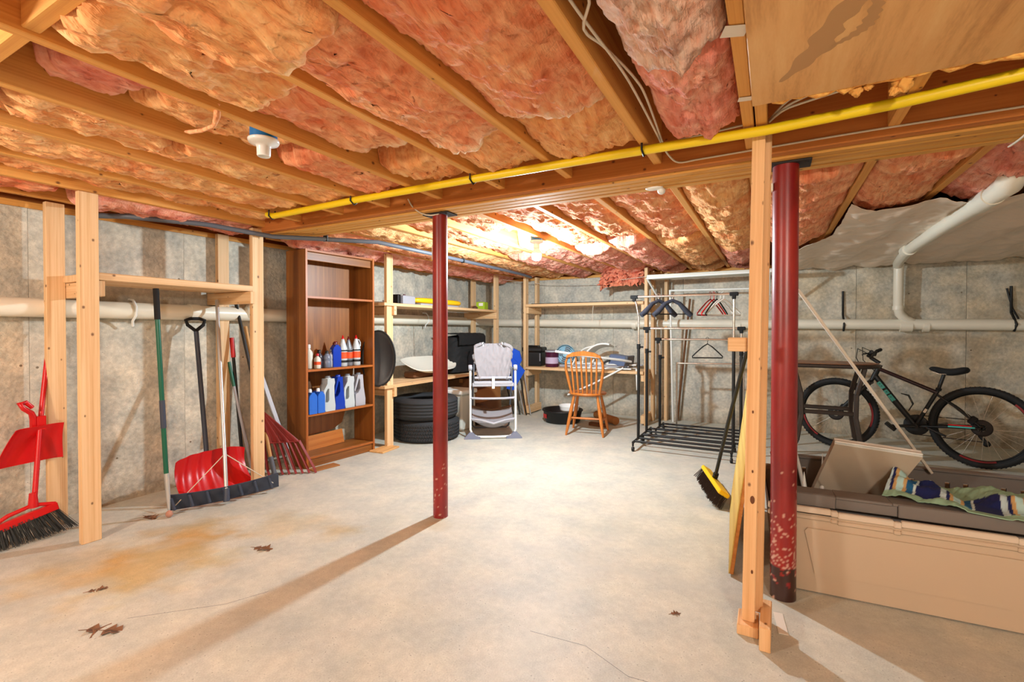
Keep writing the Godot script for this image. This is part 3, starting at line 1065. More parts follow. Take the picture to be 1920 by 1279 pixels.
func pipes_and_cables():
	var t := thing("drain_pipe", "cream drain pipe running along both walls with a riser behind the bicycle", "pipe", P(-3.8, 1.3, 3))
	var b := B.new()
	b.tube([P(-3.825, 1.325, DF), P(-3.825, 1.30, 2.55), P(-3.825, 1.285, 6.25), P(-3.8, 1.28, 6.34), P(-3.72, 1.278, 6.372), P(-2.0, 1.255, 6.372), P(0.5, 1.235, 6.372), P(3.25, 1.21, 6.372)], 0.056, 20)
	obj("main_run", b, M.pvc, t)
	b = B.new()
	for q in [[-1.6, 0.06], [1.24, 0.10], [1.40, 0.05], [-0.35, 0.06]]:
		b = B.new()
		b.tube([P(q[0] - q[1] / 2, 1.224 - 0.01 * q[0], 6.372), P(q[0] + q[1] / 2, 1.224 - 0.01 * q[0], 6.372)], 0.063, 20)
		obj("coupling", b, M.pvc, t)
	b = B.new()
	b.tube([P(-3.825, 1.304, 1.98), P(-3.825, 1.303, 2.05)], 0.063, 20)
	obj("coupling", b, M.pvc, t)
	b = B.new()
	b.tube([P(1.17, 1.86, 6.3), P(1.165, 1.80, 6.31), P(1.165, 1.40, 6.32), P(1.18, 1.34, 6.335), P(1.23, 1.285, 6.355), P(1.31, 1.24, 6.372)], 0.043, 18)
	b.tube([P(1.165, 1.42, 6.32), P(1.167, 1.38, 6.32)], 0.049, 18)
	obj("riser", b, M.pvc, t)
	b = B.new()
	b.tube([P(1.16, 1.84, 6.31), P(1.14, 1.86, 6.20), P(1.02, 1.85, 5.2), P(1.0, 1.86, 4.2), P(1.005, 1.87, 3.4), P(1.01, 1.885, 3.2), P(1.01, 1.92, 3.12), P(1.01, 2.05, 3.10)], [0.043, 0.043, 0.043, 0.043, 0.045, 0.055, 0.055, 0.055], 18)
	b.tube([P(1.003, 1.868, 3.55), P(1.006, 1.874, 3.36)], 0.053, 18)
	b.tube([P(1.02, 1.85, 5.25), P(1.015, 1.85, 5.1)], 0.052, 18)
	obj("sloping_run", b, M.pvc, t)
	b = B.new()
	b.lathe(P(-3.78, 1.335, 2.44), [[0, 0.05], [0.03, 0.05], [0.034, 0.03], [0.045, 0.03], [0.05, 0.0], [0.05, -0.04]], 18, Vector3(0.6, 0.75, 0).normalized())
	obj("cleanout_cap", b, M.pvc, t)
	for q in [[0.70, 1.60, "black perforated strap holding the drain pipe left of the riser"], [2.06, 1.60, "black perforated strap holding the drain pipe at the right photo edge"]]:
		b = B.new()
		var x: float = q[0]
		b.smooth()
		b.tube([P(x, q[1], 6.435), P(x, 1.34, 6.425), P(x, 1.29, 6.37), P(x, 1.225, 6.305), P(x, 1.16, 6.36)], 0.011, 8)
		if x > 1:
			b.tube([P(x - 0.03, 1.58, 6.44), P(x + 0.01, 1.38, 6.43), P(x + 0.03, 1.28, 6.36)], 0.008, 8)
		meta(obj("pipe_strap", b, M.black), q[2], "strap", "pipe straps on the back wall")
	for q in [[1.62, "white pipe hook on the tool wall under the tool shelf"], [4.75, "white pipe hook on the wall above the black bag"], [5.85, "white pipe hook in the corner near the high chair"]]:
		b = B.new()
		var d: float = q[0]
		b.tube([P(-3.86, 1.38, d), P(-3.80, 1.375, d), P(-3.762, 1.33, d), P(-3.765, 1.27, d), P(-3.81, 1.235, d), P(-3.83, 1.20, d + 0.01)], 0.008, 8)
		meta(obj("pipe_hook", b, M.white), q[1], "hook", "pipe hooks on the left wall")
	# yellow gas pipe under the near joists
	t = thing("gas_pipe", "yellow gas pipe hung under the joists in front of the beam", "pipe", P(-1, 1.92, 2.0))
	b = B.new()
	b.tube([P(-2.93, 1.935, 2.01), P(-2.85, 1.916, 2.0), P(-2.1, 1.922, 1.99), P(-1.3, 1.92, 1.985), P(-0.6, 1.92, 2.0), P(-0.02, 1.918, 2.015), P(0.35, 1.918, 1.98), P(0.65, 1.918, 1.925), P(1.4, 1.918, 1.78), P(2.6, 1.918, 1.6)], 0.0185, 14)
	obj("tube", b, M.gas_yellow, t)
	for q in [[-2.87, 2.0], [-2.12, 1.99], [-1.30, 1.985], [-0.47, 2.0]]:
		b = B.new()
		b.tube([P(q[0], 1.955, q[1] - 0.02), P(q[0], 1.915, q[1] - 0.024), P(q[0] + 0.004, 1.895, q[1]), P(q[0] + 0.004, 1.91, q[1] + 0.022), P(q[0], 1.955, q[1] + 0.022)], 0.0045, 6)
		obj("clip", b, M.black, t)
	var wires := [
		[[[-0.44, 1.965, 0.2], [-0.425, 1.962, 1.06], [-0.40, 1.963, 1.5], [-0.41, 1.958, 2.10]], "left of two pale cables stapled along the knotted joist"],
		[[[-0.40, 1.975, 0.3], [-0.385, 1.972, 1.09], [-0.43, 1.955, 1.18], [-0.415, 1.968, 1.3], [-0.38, 1.975, 1.6], [-0.405, 1.96, 2.10], [-0.33, 1.965, 2.08], [-0.1, 1.97, 2.06]], "right pale cable with a kink along the knotted joist"],
		[[[-0.41, 1.957, 2.10], [-0.40, 1.945, 2.2], [-0.37, 1.93, 2.255], [-0.30, 1.932, 2.262], [0.3, 1.938, 2.262], [0.8, 1.936, 2.262], [1.8, 1.938, 2.262]], "pale cable stapled along the near face of the beam"],
		[[[-0.01, 1.96, 2.05], [0.05, 1.975, 1.99], [0.3, 1.985, 1.93], [0.6, 1.98, 1.9], [1.2, 1.98, 1.86]], "lowest pale cable in the dark bay behind the plywood"],
		[[[-0.01, 1.965, 2.055], [0.06, 1.985, 1.98], [0.22, 2.0, 1.92], [0.6, 1.99, 1.88], [1.2, 1.99, 1.86]], "middle pale cable in the dark bay behind the plywood"],
		[[[-0.01, 1.97, 2.06], [0.06, 2.0, 1.97], [0.2, 2.01, 1.9], [0.4, 2.0, 1.87]], "uppermost pale cable in the dark bay behind the plywood"],
		[[[0.80, 2.0, 2.24], [0.805, 1.93, 2.25], [0.81, 1.89, 2.42], [0.82, 1.90, 2.60]], "short pale cable crossing under the beam near the drain pipe"],
		[[[-1.93, 1.965, 2.24], [-1.915, 1.92, 2.265], [-1.90, 1.893, 2.33], [-1.86, 1.885, 2.37], [-1.80, 1.89, 2.375]], "short white cable dangling at the top of the middle column"],
		[[[-3.45, 1.9, 6.05], [-2.8, 1.815, 6.15], [-2.0, 1.79, 6.02], [-1.25, 1.805, 5.72]], "thin white cord strung above the back shelf"],
		[[[-3.312, 1.442, 4.36], [-3.31, 1.42, 4.36], [-3.31, 1.36, 4.36], [-3.315, 1.10, 4.37], [-3.30, 1.02, 4.37]], "white cord hanging from the upper shelf in front of the bag"],
		[[[-2.0, 1.50, 5.87], [-2.01, 1.42, 5.87], [-2.015, 1.28, 5.88]], "short white cord hanging from the upper back shelf"]]
	for q in wires:
		var pts := []
		for p in q[0]:
			pts.append(P(p[0], p[1], p[2]))
		var cv := Curve3D.new()
		for i in pts.size():
			var tan := Vector3.ZERO
			if i > 0 and i < pts.size() - 1:
				tan = (pts[i + 1] - pts[i - 1]).normalized() * minf(pts[i].distance_to(pts[i - 1]), pts[i].distance_to(pts[i + 1])) * 0.35
			cv.add_point(pts[i], -tan, tan)
		cv.bake_interval = 0.03
		b = B.new()
		b.tube(Array(cv.get_baked_points()), 0.0042 if not "cord" in q[1] else 0.003, 7)
		meta(obj("cable", b, M.cable), q[1], "cable", "pale cables and cords")
	t = thing("conduit", "grey conduit clipped under the joists along the left side", "conduit", P(-2.75, 1.86, 4))
	b = B.new()
	b.tube([P(-3.8, 1.905, 1.42), P(-3.6, 1.895, 1.5), P(-3.42, 1.90, 1.9), P(-3.3, 1.875, 2.3), P(-3.0, 1.862, 2.5), P(-2.72, 1.862, 2.8), P(-2.74, 1.87, 3.9), P(-2.75, 1.87, 4.9), P(-2.8, 1.875, 5.5), P(-2.86, 1.88, 5.8)], 0.017, 12)
	obj("tube", b, M.conduit, t)
	for q in [[-2.98, 2.52], [-2.735, 4.0]]:
		b = B.new()
		b.box(P(q[0], 1.868, q[1]), Vector3(0.045, 0.045, 0.012))
		obj("clip", b, M.black, t)

func lumber(t: Node3D, n: String, p0: Vector3, p1: Vector3, w: float, h: float, m: Material, up := Vector3.UP):
	var b := B.new()
	b.uo = Vector2(rng.randf() * 2, rng.randf() * 3)
	b.bar(p0, p1, w, h, up, 0.003)
	obj(n, b, m, t)

func left_shelving():
	var t := thing("tool_shelf", "pale timber shelf frame by the wall with one high shelf over the shovels", "shelf", P(-3.55, 0, 1.7))
	for q in [[-3.313, 1.20], [-3.762, 1.205], [-3.392, 2.235], [-3.845, 2.245]]:
		lumber(t, "stud", P(q[0], 0, q[1]), P(q[0], 1.93, q[1]), 0.089, 0.038, M.stud, Vector3.RIGHT)
	for k in 3:
		lumber(t, "shelf_board", P(-3.40 - k * 0.145, 1.478, 1.24), P(-3.44 - k * 0.145, 1.478, 2.19), 0.14, 0.042, M.stud)
	lumber(t, "rail", P(-3.34, 1.41, 1.27), P(-3.87, 1.41, 1.27), 0.038, 0.089, M.stud)
	lumber(t, "rail", P(-3.34, 1.41, 2.17), P(-3.89, 1.41, 2.17), 0.038, 0.089, M.stud)
	t = thing("storage_shelf", "pale timber two-level shelf beyond the bookcase, over the tyres", "shelf", P(-3.55, 0, 4.6))
	for q in [[-3.36, 3.605], [-3.77, 3.60], [-3.36, 5.725], [-3.76, 5.76]]:
		lumber(t, "stud", P(q[0], 0, q[1]), P(q[0], 1.925, q[1]), 0.089, 0.038, M.stud, Vector3.RIGHT)
	for y in [1.425, 0.605]:
		for k in 3:
			lumber(t, "shelf_board", P(-3.385 - k * 0.148, y, 3.50), P(-3.385 - k * 0.148, y, 5.68), 0.144, 0.03, M.stud)
		for d in [3.65, 5.66]:
			lumber(t, "rail", P(-3.31, y - 0.06, d), P(-3.84, y - 0.06, d), 0.038, 0.089, M.stud)
	# short plank lying under the foot of the shelf and of the bookcase
	var b := B.new()
	b.box(P(-3.31, 0.008, 3.49), Vector3(0.16, 0.016, 0.26), Basis(Vector3.UP, 0.1))
	meta(obj("plank_scrap", b, M.ply), "thin plank scrap on the floor under the shelf stud by the bookcase", "plank")
	b = B.new()
	b.box(P(-3.33, 0.005, 2.79), Vector3(0.10, 0.01, 0.24), Basis(Vector3.UP, -0.15))
	meta(obj("plank_scrap", b, M.card), "flat cardboard scrap on the floor in front of the bookcase corner", "plank")

func left_tools():
	# red angle broom
	var t := thing("broom", "red broom with grey bristles leaning behind the shelf stud", "broom", P(-3.6, 0, 1.03))
	var b := B.new()
	b.tube([P(-3.60, 0.20, 1.055), P(-3.69, 0.62, 1.11), P(-3.82, 1.17, 1.2)], 0.0125, 12)
	obj("handle", b, M.red, t)
	b = B.new()
	b.tube([P(-3.595, 0.27, 1.05), P(-3.592, 0.19, 1.05)], [0.017, 0.024], 12)
	b.tube([P(-3.60, 0.12, 0.86), P(-3.597, 0.175, 0.95), P(-3.59, 0.205, 1.05), P(-3.585, 0.185, 1.14)], 0.011, 8)
	b.bar(P(-3.60, 0.105, 0.86), P(-3.585, 0.172, 1.15), 0.042, 0.03, Vector3.RIGHT)
	obj("head", b, M.red, t)
	var br := RandomNumberGenerator.new()
	br.seed = 2
	b = B.new()
	for i in 420:
		var u := br.randf()
		var x := -3.592 + br.randf_range(-0.018, 0.018)
		var p0 := P(x, lerpf(0.10, 0.165, u), lerpf(0.865, 1.145, u))
		var p1 := P(x + br.randf_range(-0.02, 0.03), lerpf(0.004, 0.012, br.randf()) + 0.02 * u * u, lerpf(0.86, 1.235, u) + br.randf_range(-0.008, 0.008))
		var s := Vector3(0.0011, 0, 0)
		var s2 := Vector3(0, 0, 0.0013)
		b.quad(p0 - s2, p0 + s2, p1 + s2, p1 - s2)
		b.quad(p0 - s, p0 + s, p1 + s, p1 - s)
	var bo := obj("bristles", b, mat("bristle", Color(0.24, 0.25, 0.25), 0.6), t)
	bo.set_meta("kind", "stuff")
	# dustpan clipped to it
	t = thing("dustpan", "red dustpan clipped to the handle of the red broom", "dustpan", P(-3.7, 0.42, 1.06))
	b = B.new()
	b.sheet(16, 10, func(i, j):
		var u = i / 16.0
		var v = j / 10.0
		var d: float = lerpf(lerpf(0.995, 0.92, v), lerpf(1.20, 1.215, v), u)
		var y: float = lerpf(0.622, 0.408, v) + 0.012 * u
		var lip := pow(absf(u * 2 - 1), 6) * 0.03 + 0.045 * pow(1.0 - v, 3)
		return P(-3.71 + lip - 0.02 * v, y, d), 0.003)
	obj("scoop", b, M.red, t)
	b = B.new()
	b.tube([P(-3.70, 0.61, 1.09), P(-3.695, 0.67, 1.085), P(-3.675, 0.705, 1.07), P(-3.66, 0.735, 1.035), P(-3.665, 0.765, 1.02), P(-3.67, 0.768, 1.045), P(-3.675, 0.735, 1.075)], [0.020, 0.017, 0.014, 0.013, 0.014, 0.013, 0.011], 10)
	b.bar(P(-3.69, 0.60, 1.115), P(-3.69, 0.68, 1.115), 0.04, 0.03, Vector3.RIGHT)
	obj("handle", b, M.red, t)
	# green pole tool
	t = thing("pole_pruner", "green handled pole tool with black grip standing left of the red shovel", "pole tool", P(-3.31, 0, 1.6))
	b = B.new()
	b.tube([P(-3.345, 0.26, 1.595), P(-3.365, 0.56, 1.59)], 0.0135, 12)
	b.tube([P(-3.373, 0.72, 1.588), P(-3.40, 1.26, 1.578)], 0.0135, 12)
	obj("pole", b, M.green, t)
	b = B.new()
	b.tube([P(-3.398, 1.24, 1.578), P(-3.408, 1.435, 1.575)], 0.0165, 12)
	obj("grip", b, M.black_soft, t)
	b = B.new()
	b.tube([P(-3.363, 0.555, 1.59), P(-3.374, 0.73, 1.588)], 0.0155, 12)
	obj("collar", b, M.grey_blue, t)
	b = B.new()
	b.tube([P(-3.346, 0.27, 1.595), P(-3.328, 0.11, 1.597), P(-3.315, 0.03, 1.595)], [0.016, 0.012, 0.006], 10)
	obj("shaft_tip", b, M.alu, t)
	b = B.new()
	b.ball(P(-3.305, 0.022, 1.59), Vector3(0.022, 0.022, 0.02), 12, 8)
	obj("cap", b, mat("cork", Color(0.72, 0.52, 0.44), 0.8), t)
	# red snow shovel
	t = thing("snow_shovel", "red snow shovel with black D-grip leaning on the concrete wall", "shovel", P(-3.5, 0, 1.98))
	b = B.new()
	b.sheet(44, 20, func(i, j):
		var u = i / 44.0
		var v = j / 20.0
		var d: float = lerpf(lerpf(1.735, 1.76, v), lerpf(2.23, 2.245, v), u)
		var y: float = lerpf(0.025, 0.295, v) - 0.03 * pow(absf(2 * u - 1), 4) * v
		var rib := 0.012 * pow(absf(sin(u * PI * 5.0 + (v - 0.5) * (2 * u - 1) * 1.6)), 3)
		return P(-3.48 - 0.11 * v - 0.045 * sin(PI * v) + 0.04 * pow(absf(2 * u - 1), 2) * (1 - 0.5 * v) + rib, y, d), 0.004)
	obj("blade", b, M.red, t)
	b = B.new()
	b.tube([P(-3.605, 0.20, 1.985), P(-3.625, 0.32, 1.99), P(-3.76, 1.16, 2.0)], 0.016, 12)
	obj("handle", b, M.grey_blue, t)
	b = B.new()
	b.tube([P(-3.758, 1.13, 2.0), P(-3.764, 1.165, 2.0), P(-3.768, 1.21, 1.945), P(-3.772, 1.245, 1.935), P(-3.775, 1.256, 1.97), P(-3.775, 1.257, 2.03), P(-3.772, 1.245, 2.068), P(-3.768, 1.21, 2.056), P(-3.764, 1.165, 2.0)], 0.0125, 10)
	obj("grip", b, M.black_soft, t)
	# roof rake with a dark blade
	t = thing("roof_rake", "aluminium roof rake with slate grey blade and wire braces on the floor", "rake", P(-3.28, 0, 1.93))
	b = B.new()
	b.sheet(40, 8, func(i, j):
		var u = i / 40.0
		var v = j / 8.0
		var q = 2 * u - 1
		return P(lerpf(-3.375, -3.185, u) + 0.035 * (1 - q * q) + 0.045 * v - 0.03, 0.008 + 0.105 * v + 0.012 * q * q * v, lerpf(1.625, 2.275, u) - 0.03 * (1 - q * q) - 0.035 * v + 0.008), 0.006)
	for i in 7:
		var u := (i + 0.5) / 7.0
		b.bar(P(lerpf(-3.375, -3.185, u) + 0.045, 0.03, lerpf(1.625, 2.275, u) - 0.045), P(lerpf(-3.375, -3.185, u) + 0.035, 0.11, lerpf(1.625, 2.275, u) - 0.062), 0.016, 0.022, Vector3.RIGHT)
	obj("blade", b, M.grey_blue, t)
	b = B.new()
	b.tube([P(-3.225, 0.06, 1.90), P(-3.30, 0.30, 1.935), P(-3.72, 1.40, 2.13)], 0.0125, 12)
	obj("pole", b, M.alu, t)
	b = B.new()
	b.tube([P(-3.21, 0.02, 1.893), P(-3.235, 0.10, 1.905)], 0.02, 10)
	obj("socket", b, M.grey_blue, t)
	for q in [[-3.345, 0.05, 1.645], [-3.19, 0.055, 2.22]]:
		b = B.new()
		b.tube([P(-3.305, 0.32, 1.938), P(q[0], q[1], q[2])], 0.003, 6)
		obj("wire_brace", b, M.cable, t)
	# leaf rake
	t = thing("leaf_rake", "dull red leaf rake with wide tines beside the bookcase", "rake", P(-3.45, 0, 2.5))
	var ap := P(-3.56, 0.56, 2.36)
	b = B.new()
	b.sheet(18, 6, func(i, j):
		var u = i / 18.0
		var v = j / 6.0
		var foot := P(lerpf(-3.60, -3.40, u), 0.26, lerpf(2.38, 2.60, u))
		return ap.lerp(foot, 0.08 + 0.92 * v) + Vector3(0.012 * sin(u * PI * 9), 0, 0) * v, 0.004)
	obj("hood", b, M.red_dull, t)
	for i in 9:
		var u := i / 8.0
		b = B.new()
		var p0 := P(lerpf(-3.60, -3.40, u), 0.265, lerpf(2.38, 2.60, u))
		var p1 := P(lerpf(-3.60, -3.30, u), 0.035, lerpf(2.40, 2.665, u))
		b.bar(p0, p1, 0.022, 0.006, Vector3(1, 0.3, 0))
		b.bar(p1, p1 + Vector3(0.035, -0.03, 0.012), 0.018, 0.005, Vector3.UP)
		obj("tine", b, M.red_dull, t)
	b = B.new()
	b.bar(P(-3.60, 0.262, 2.375), P(-3.395, 0.262, 2.605), 0.014, 0.014)
	obj("cross_strap", b, M.red_dull, t)
	b = B.new()
	b.tube([P(-3.545, 0.50, 2.365), P(-3.84, 1.48, 2.33)], 0.0125, 10)
	obj("handle", b, M.black, t)
	# other poles behind the stud
	var poles := [
		["hoe_handle", "wooden handle with dark socket standing inside the leaf rake", "handle", [[-3.47, 0.01, 2.43], [-3.50, 0.10, 2.425], [-3.76, 1.2, 2.38]], [0.015, 0.013, 0.013], M.wood_handle],
		["metal_channel", "pale aluminium channel leaning between the rake and the bookcase", "channel", [[-3.43, 0.03, 2.57], [-3.72, 0.9, 2.45]], 0.016, M.grey_pale],
		["red_pole", "red and black pole standing behind the second shelf stud", "pole", [[-3.72, 0.02, 2.33], [-3.82, 0.95, 2.315]], 0.012, M.black],
		["white_pole", "pale pole with green tip between the two far shelf studs", "pole", [[-3.65, 0.02, 2.36], [-3.79, 0.72, 2.30]], 0.011, M.grey_pale]]
	for q in poles:
		b = B.new()
		var pts := []
		for p in q[3]:
			pts.append(P(p[0], p[1], p[2]))
		if q[0] == "metal_channel":
			b.bar(pts[0], pts[1], 0.036, 0.016, Vector3.RIGHT)
			meta(obj(q[0], b, q[5]), q[1], q[2])
			continue
		b.tube(pts, q[4], 10)
		var th := thing(q[0], q[1], q[2], pts[0])
		obj("shaft", b, q[5], th)
		var e: Vector3 = pts[-1]
		var dir: Vector3 = (pts[-1] - pts[-2]).normalized()
		var g := B.new()
		if q[0] == "hoe_handle":
			g.tube([pts[0], pts[1] + dir * 0.06], 0.018, 10)
			obj("socket", g, M.conduit, th)
		elif q[0] == "red_pole":
			g.tube([e, e + dir * 0.16], 0.017, 10)
			obj("grip", g, M.red, th)
		else:
			g.tube([e, e + dir * 0.2], 0.013, 10)
			obj("tip", g, M.green, th)

func bookcase():
	var th := atan2(0.05, 0.73)
	var t := local_thing("bookcase", "tall cherry-brown bookcase with five shelves and bottles on two of them", "bookcase", P(-3.40, 0, 3.055), PI / 2 - th)
	# local: x along the front, z out of the front
	var W := 0.735
	var D := 0.275
	var H := 1.855
	for s in [-1, 1]:
		var b := B.new()
		b.uo = Vector2(s * 0.3, 0)
		b.box(Vector3(s * (W / 2 - 0.009), H / 2, -D / 2), Vector3(0.018, H, D))
		var sp := obj("side_panel", b, M.cherry, t)
		b = B.new()
		b.box(Vector3(s * (W / 2 - 0.009), H / 2, 0.0015), Vector3(0.018, H, 0.003), Basis.IDENTITY, 0.0005)
		obj("edge_band", b, M.cherry_edge, sp)
	for y in [1.846, 1.45, 0.826, 0.446, 0.085]:
		var b := B.new()
		b.uo = Vector2(y, y * 3)
		var sag := 0.0 if y > 1.8 else 0.006
		b.box(Vector3(0, y, -D / 2 - 0.004), Vector3(W - 0.038, 0.018, D - 0.012))
		var shf := obj("shelf", b, M.cherry, t)
		b = B.new()
		b.box(Vector3(0, y, -0.001), Vector3(W - 0.038, 0.018, 0.003), Basis.IDENTITY, 0.0005)
		obj("edge_band", b, M.cherry_edge, shf)
	var b := B.new()
	b.box(Vector3(0, 0.038, -0.02), Vector3(W - 0.038, 0.076, 0.016))
	obj("plinth", b, M.cherry, t)
	b = B.new()
	b.box(Vector3(0, 1.80, -0.03), Vector3(W - 0.038, 0.07, 0.014))
	obj("top_rail", b, M.cherry, t)
	# back board, torn loose at its lower right corner
	b = B.new()
	b.ext(PackedVector2Array([Vector2(-W / 2 + 0.02, 0.20), Vector2(0.10, 0.23), Vector2(0.20, 0.28), Vector2(0.28, 0.50), Vector2(W / 2 - 0.02, 0.84), Vector2(W / 2 - 0.02, H - 0.01), Vector2(-W / 2 + 0.02, H - 0.01)]), Transform3D(Basis.IDENTITY, Vector3(0, 0, -D + 0.006)), 0.004)
	obj("back_board", b, M.cherry, t)
	b = B.new()
	b.box(Vector3(-0.08, 0.155, -D + 0.05), Vector3(0.52, 0.13, 0.006), Basis(Vector3(1, 0, 0), -0.25) * Basis(Vector3(0, 0, 1), 0.02))
	obj("loose_board", b, M.oak, t)
	# bottles: upper row
	var ry := PI / 2
	var S := 0.836
	bottle("white squat bottle with a spout cap at the left of the upper bottle row", P(-3.53, S, 2.80), 0.034, 0.21, M.white_off, M.white, null, "tall")
	bottle("small bottle with a red label, second in the upper bottle row", P(-3.475, S, 2.845), 0.028, 0.13, M.white_off, M.red, M.orange, "tall")
	bottle("dark grey bottle with black cap, third in the upper bottle row", P(-3.52, S, 2.90), 0.034, 0.16, mat("smoke", Color(0.20, 0.18, 0.22), 0.3), M.black, null, "round")
	bottle("grey bottle with black cap beside the dark one in the upper row", P(-3.485, S, 2.955), 0.036, 0.15, mat("smoke2", Color(0.42, 0.45, 0.52), 0.35), M.black, null, "round")
	bottle("pale grey slim bottle just left of the upright blue bottle", P(-3.50, S, 3.01), 0.024, 0.16, M.grey_pale, M.grey, null, "round")
	flat_bottle("upright blue flat bottle with dark cap in the upper bottle row", P(-3.49, S, 3.055), 0.085, 0.05, 0.23, M.blue, M.maroon)
	bottle("grey cone-topped bottle with red tip and orange label, nearest of three", P(-3.485, S, 3.135), 0.040, 0.285, M.silver, M.red, M.orange, "cone")
	bottle("grey cone-topped bottle with dark tip and orange label, middle of three", P(-3.50, S, 3.215), 0.038, 0.275, mat("steel_grey", Color(0.45, 0.46, 0.48), 0.35), M.maroon, M.orange, "cone")
	bottle("grey cone-topped bottle with red tip and looped handle, last of three", P(-3.49, S, 3.30), 0.040, 0.285, M.silver, M.red, M.orange, "loop")
	S = 0.456
	flat_bottle("pale blue flat jug, first in the lower row of jugs", P(-3.462, S, 2.755), 0.075, 0.10, 0.21, M.blue_pale, M.white)
	flat_bottle("pale blue flat jug, second in the lower row of jugs", P(-3.458, S, 2.835), 0.07, 0.10, 0.21, M.blue_pale, M.white)
	jug("large silver oil jug with a handle hole, left of the dark blue jug", P(-3.455, S, 2.925), 0.125, 0.31, M.silver, M.grey, false)
	jug("dark blue oil jug with a hooked handle between two silver jugs", P(-3.455, S, 3.04), 0.115, 0.31, M.blue, M.blue, true)
	jug("large silver oil jug with a handle hole, right of the dark blue jug", P(-3.455, S, 3.15), 0.125, 0.31, M.silver, M.grey, false)
	jug("silver oil jug with a slanting spout at the right end of the lower row", P(-3.46, S, 3.285), 0.13, 0.31, M.grey_pale, M.grey, true)
	# dim things at the back of the lower shelf
	b = B.new(Transform3D(Basis.IDENTITY, P(-3.60, 0.456, 2.84)))
	b.lathe(Vector3.ZERO, [[0, 0.0], [0.045, 0.0], [0.05, 0.02], [0.05, 0.18], [0.025, 0.25], [0.02, 0.29], [0, 0.29]], 18)
	meta(obj("brown_bottle", b, M.brown_cloth), "dim brown bottle at the back of the jug shelf", "bottle")

func bottle(label: String, at: Vector3, r: float, h: float, body: Material, cap: Material, lab, shape: String):
	var t := local_thing("bottle", label, "bottle", at, 0.0, "bottles on the upper bookcase shelf")
	var b := B.new()
	var prof := [[0, 0.0], [r * 0.92, 0.0], [r, 0.006], [r, h * 0.62], [r * 0.85, h * 0.70], [r * 0.36, h * 0.80], [r * 0.34, h * 0.86], [0, h * 0.86]]
	if shape == "round":
		prof = [[0, 0.0], [r * 0.92, 0.0], [r, 0.008], [r, h * 0.35], [r * 0.88, h * 0.42], [r, h * 0.5], [r * 0.9, h * 0.68], [r * 0.42, h * 0.8], [r * 0.4, h * 0.86], [0, h * 0.86]]
	elif shape == "cone" or shape == "loop":
		prof = [[0, 0.0], [r * 0.94, 0.0], [r, 0.006], [r, h * 0.56], [r * 0.94, h * 0.6], [r * 0.40, h * 0.84], [r * 0.34, h * 0.88], [0, h * 0.88]]
	b.lathe(Vector3.ZERO, prof, 20)
	if shape == "loop":
		b.tube([Vector3(0.0, h * 0.84, -0.3 * r), Vector3(0, h * 0.84, -r * 0.9), Vector3(0, h * 0.74, -r * 1.35), Vector3(0, h * 0.64, -r * 1.3), Vector3(0, h * 0.58, -r * 0.85)], 0.006, 8)
	obj("body", b, body, t)
	b = B.new()
	if shape == "cone" or shape == "loop":
		b.lathe(Vector3(0, h * 0.87, 0), [[0.013, 0], [0.013, h * 0.05], [0.008, h * 0.06], [0.005, h * 0.13], [0, h * 0.13]], 12)
	else:
		b.lathe(Vector3(0, h * 0.84, 0), [[r * 0.45, 0], [r * 0.45, h * 0.13], [r * 0.3, h * 0.16], [0, h * 0.16]], 14)
	obj("cap", b, cap, t)
	if lab != null:
		b = B.new()
		var y0 := h * 0.25
		b.lathe(Vector3.ZERO, [[r + 0.0006, y0], [r + 0.0006, h * 0.46]], 20)
		obj("label", b, lab, t)
		if shape != "tall":
			b = B.new()
			b.lathe(Vector3.ZERO, [[r + 0.0007, h * 0.485], [r + 0.0007, h * 0.53]], 20)
			obj("label_band", b, M.black, t)
			b = B.new()
			b.lathe(Vector3.ZERO, [[r + 0.0007, h * 0.12], [r + 0.0007, h * 0.195]], 20)
			obj("label_band", b, M.black, t)

func flat_bottle(label: String, at: Vector3, w: float, dp: float, h: float, body: Material, cap: Material):
	var t := local_thing("flat_bottle", label, "bottle", at, PI / 2 - 0.07, "")
	var b := B.new()
	b.ext(PackedVector2Array([Vector2(-w / 2, 0.004), Vector2(-w / 2 + 0.004, 0), Vector2(w / 2 - 0.004, 0), Vector2(w / 2, 0.004), Vector2(w / 2, h * 0.68), Vector2(w * 0.42, h * 0.76), Vector2(w * 0.2, h * 0.84), Vector2(w * 0.2, h * 0.87), Vector2(-w * 0.2, h * 0.87), Vector2(-w * 0.2, h * 0.84), Vector2(-w * 0.42, h * 0.76), Vector2(-w / 2, h * 0.68)]), Transform3D.IDENTITY, dp)
	obj("body", b, body, t)
	b = B.new()
	b.lathe(Vector3(0, h * 0.86, 0), [[w * 0.22, 0], [w * 0.22, h * 0.1], [w * 0.16, h * 0.14], [0, h * 0.14]], 14)
	obj("cap", b, cap, t)
	b = B.new()
	b.box(Vector3(0, h * 0.38, dp / 2 + 0.0005), Vector3(w * 0.72, h * 0.42, 0.001))
	obj("label", b, body, t)

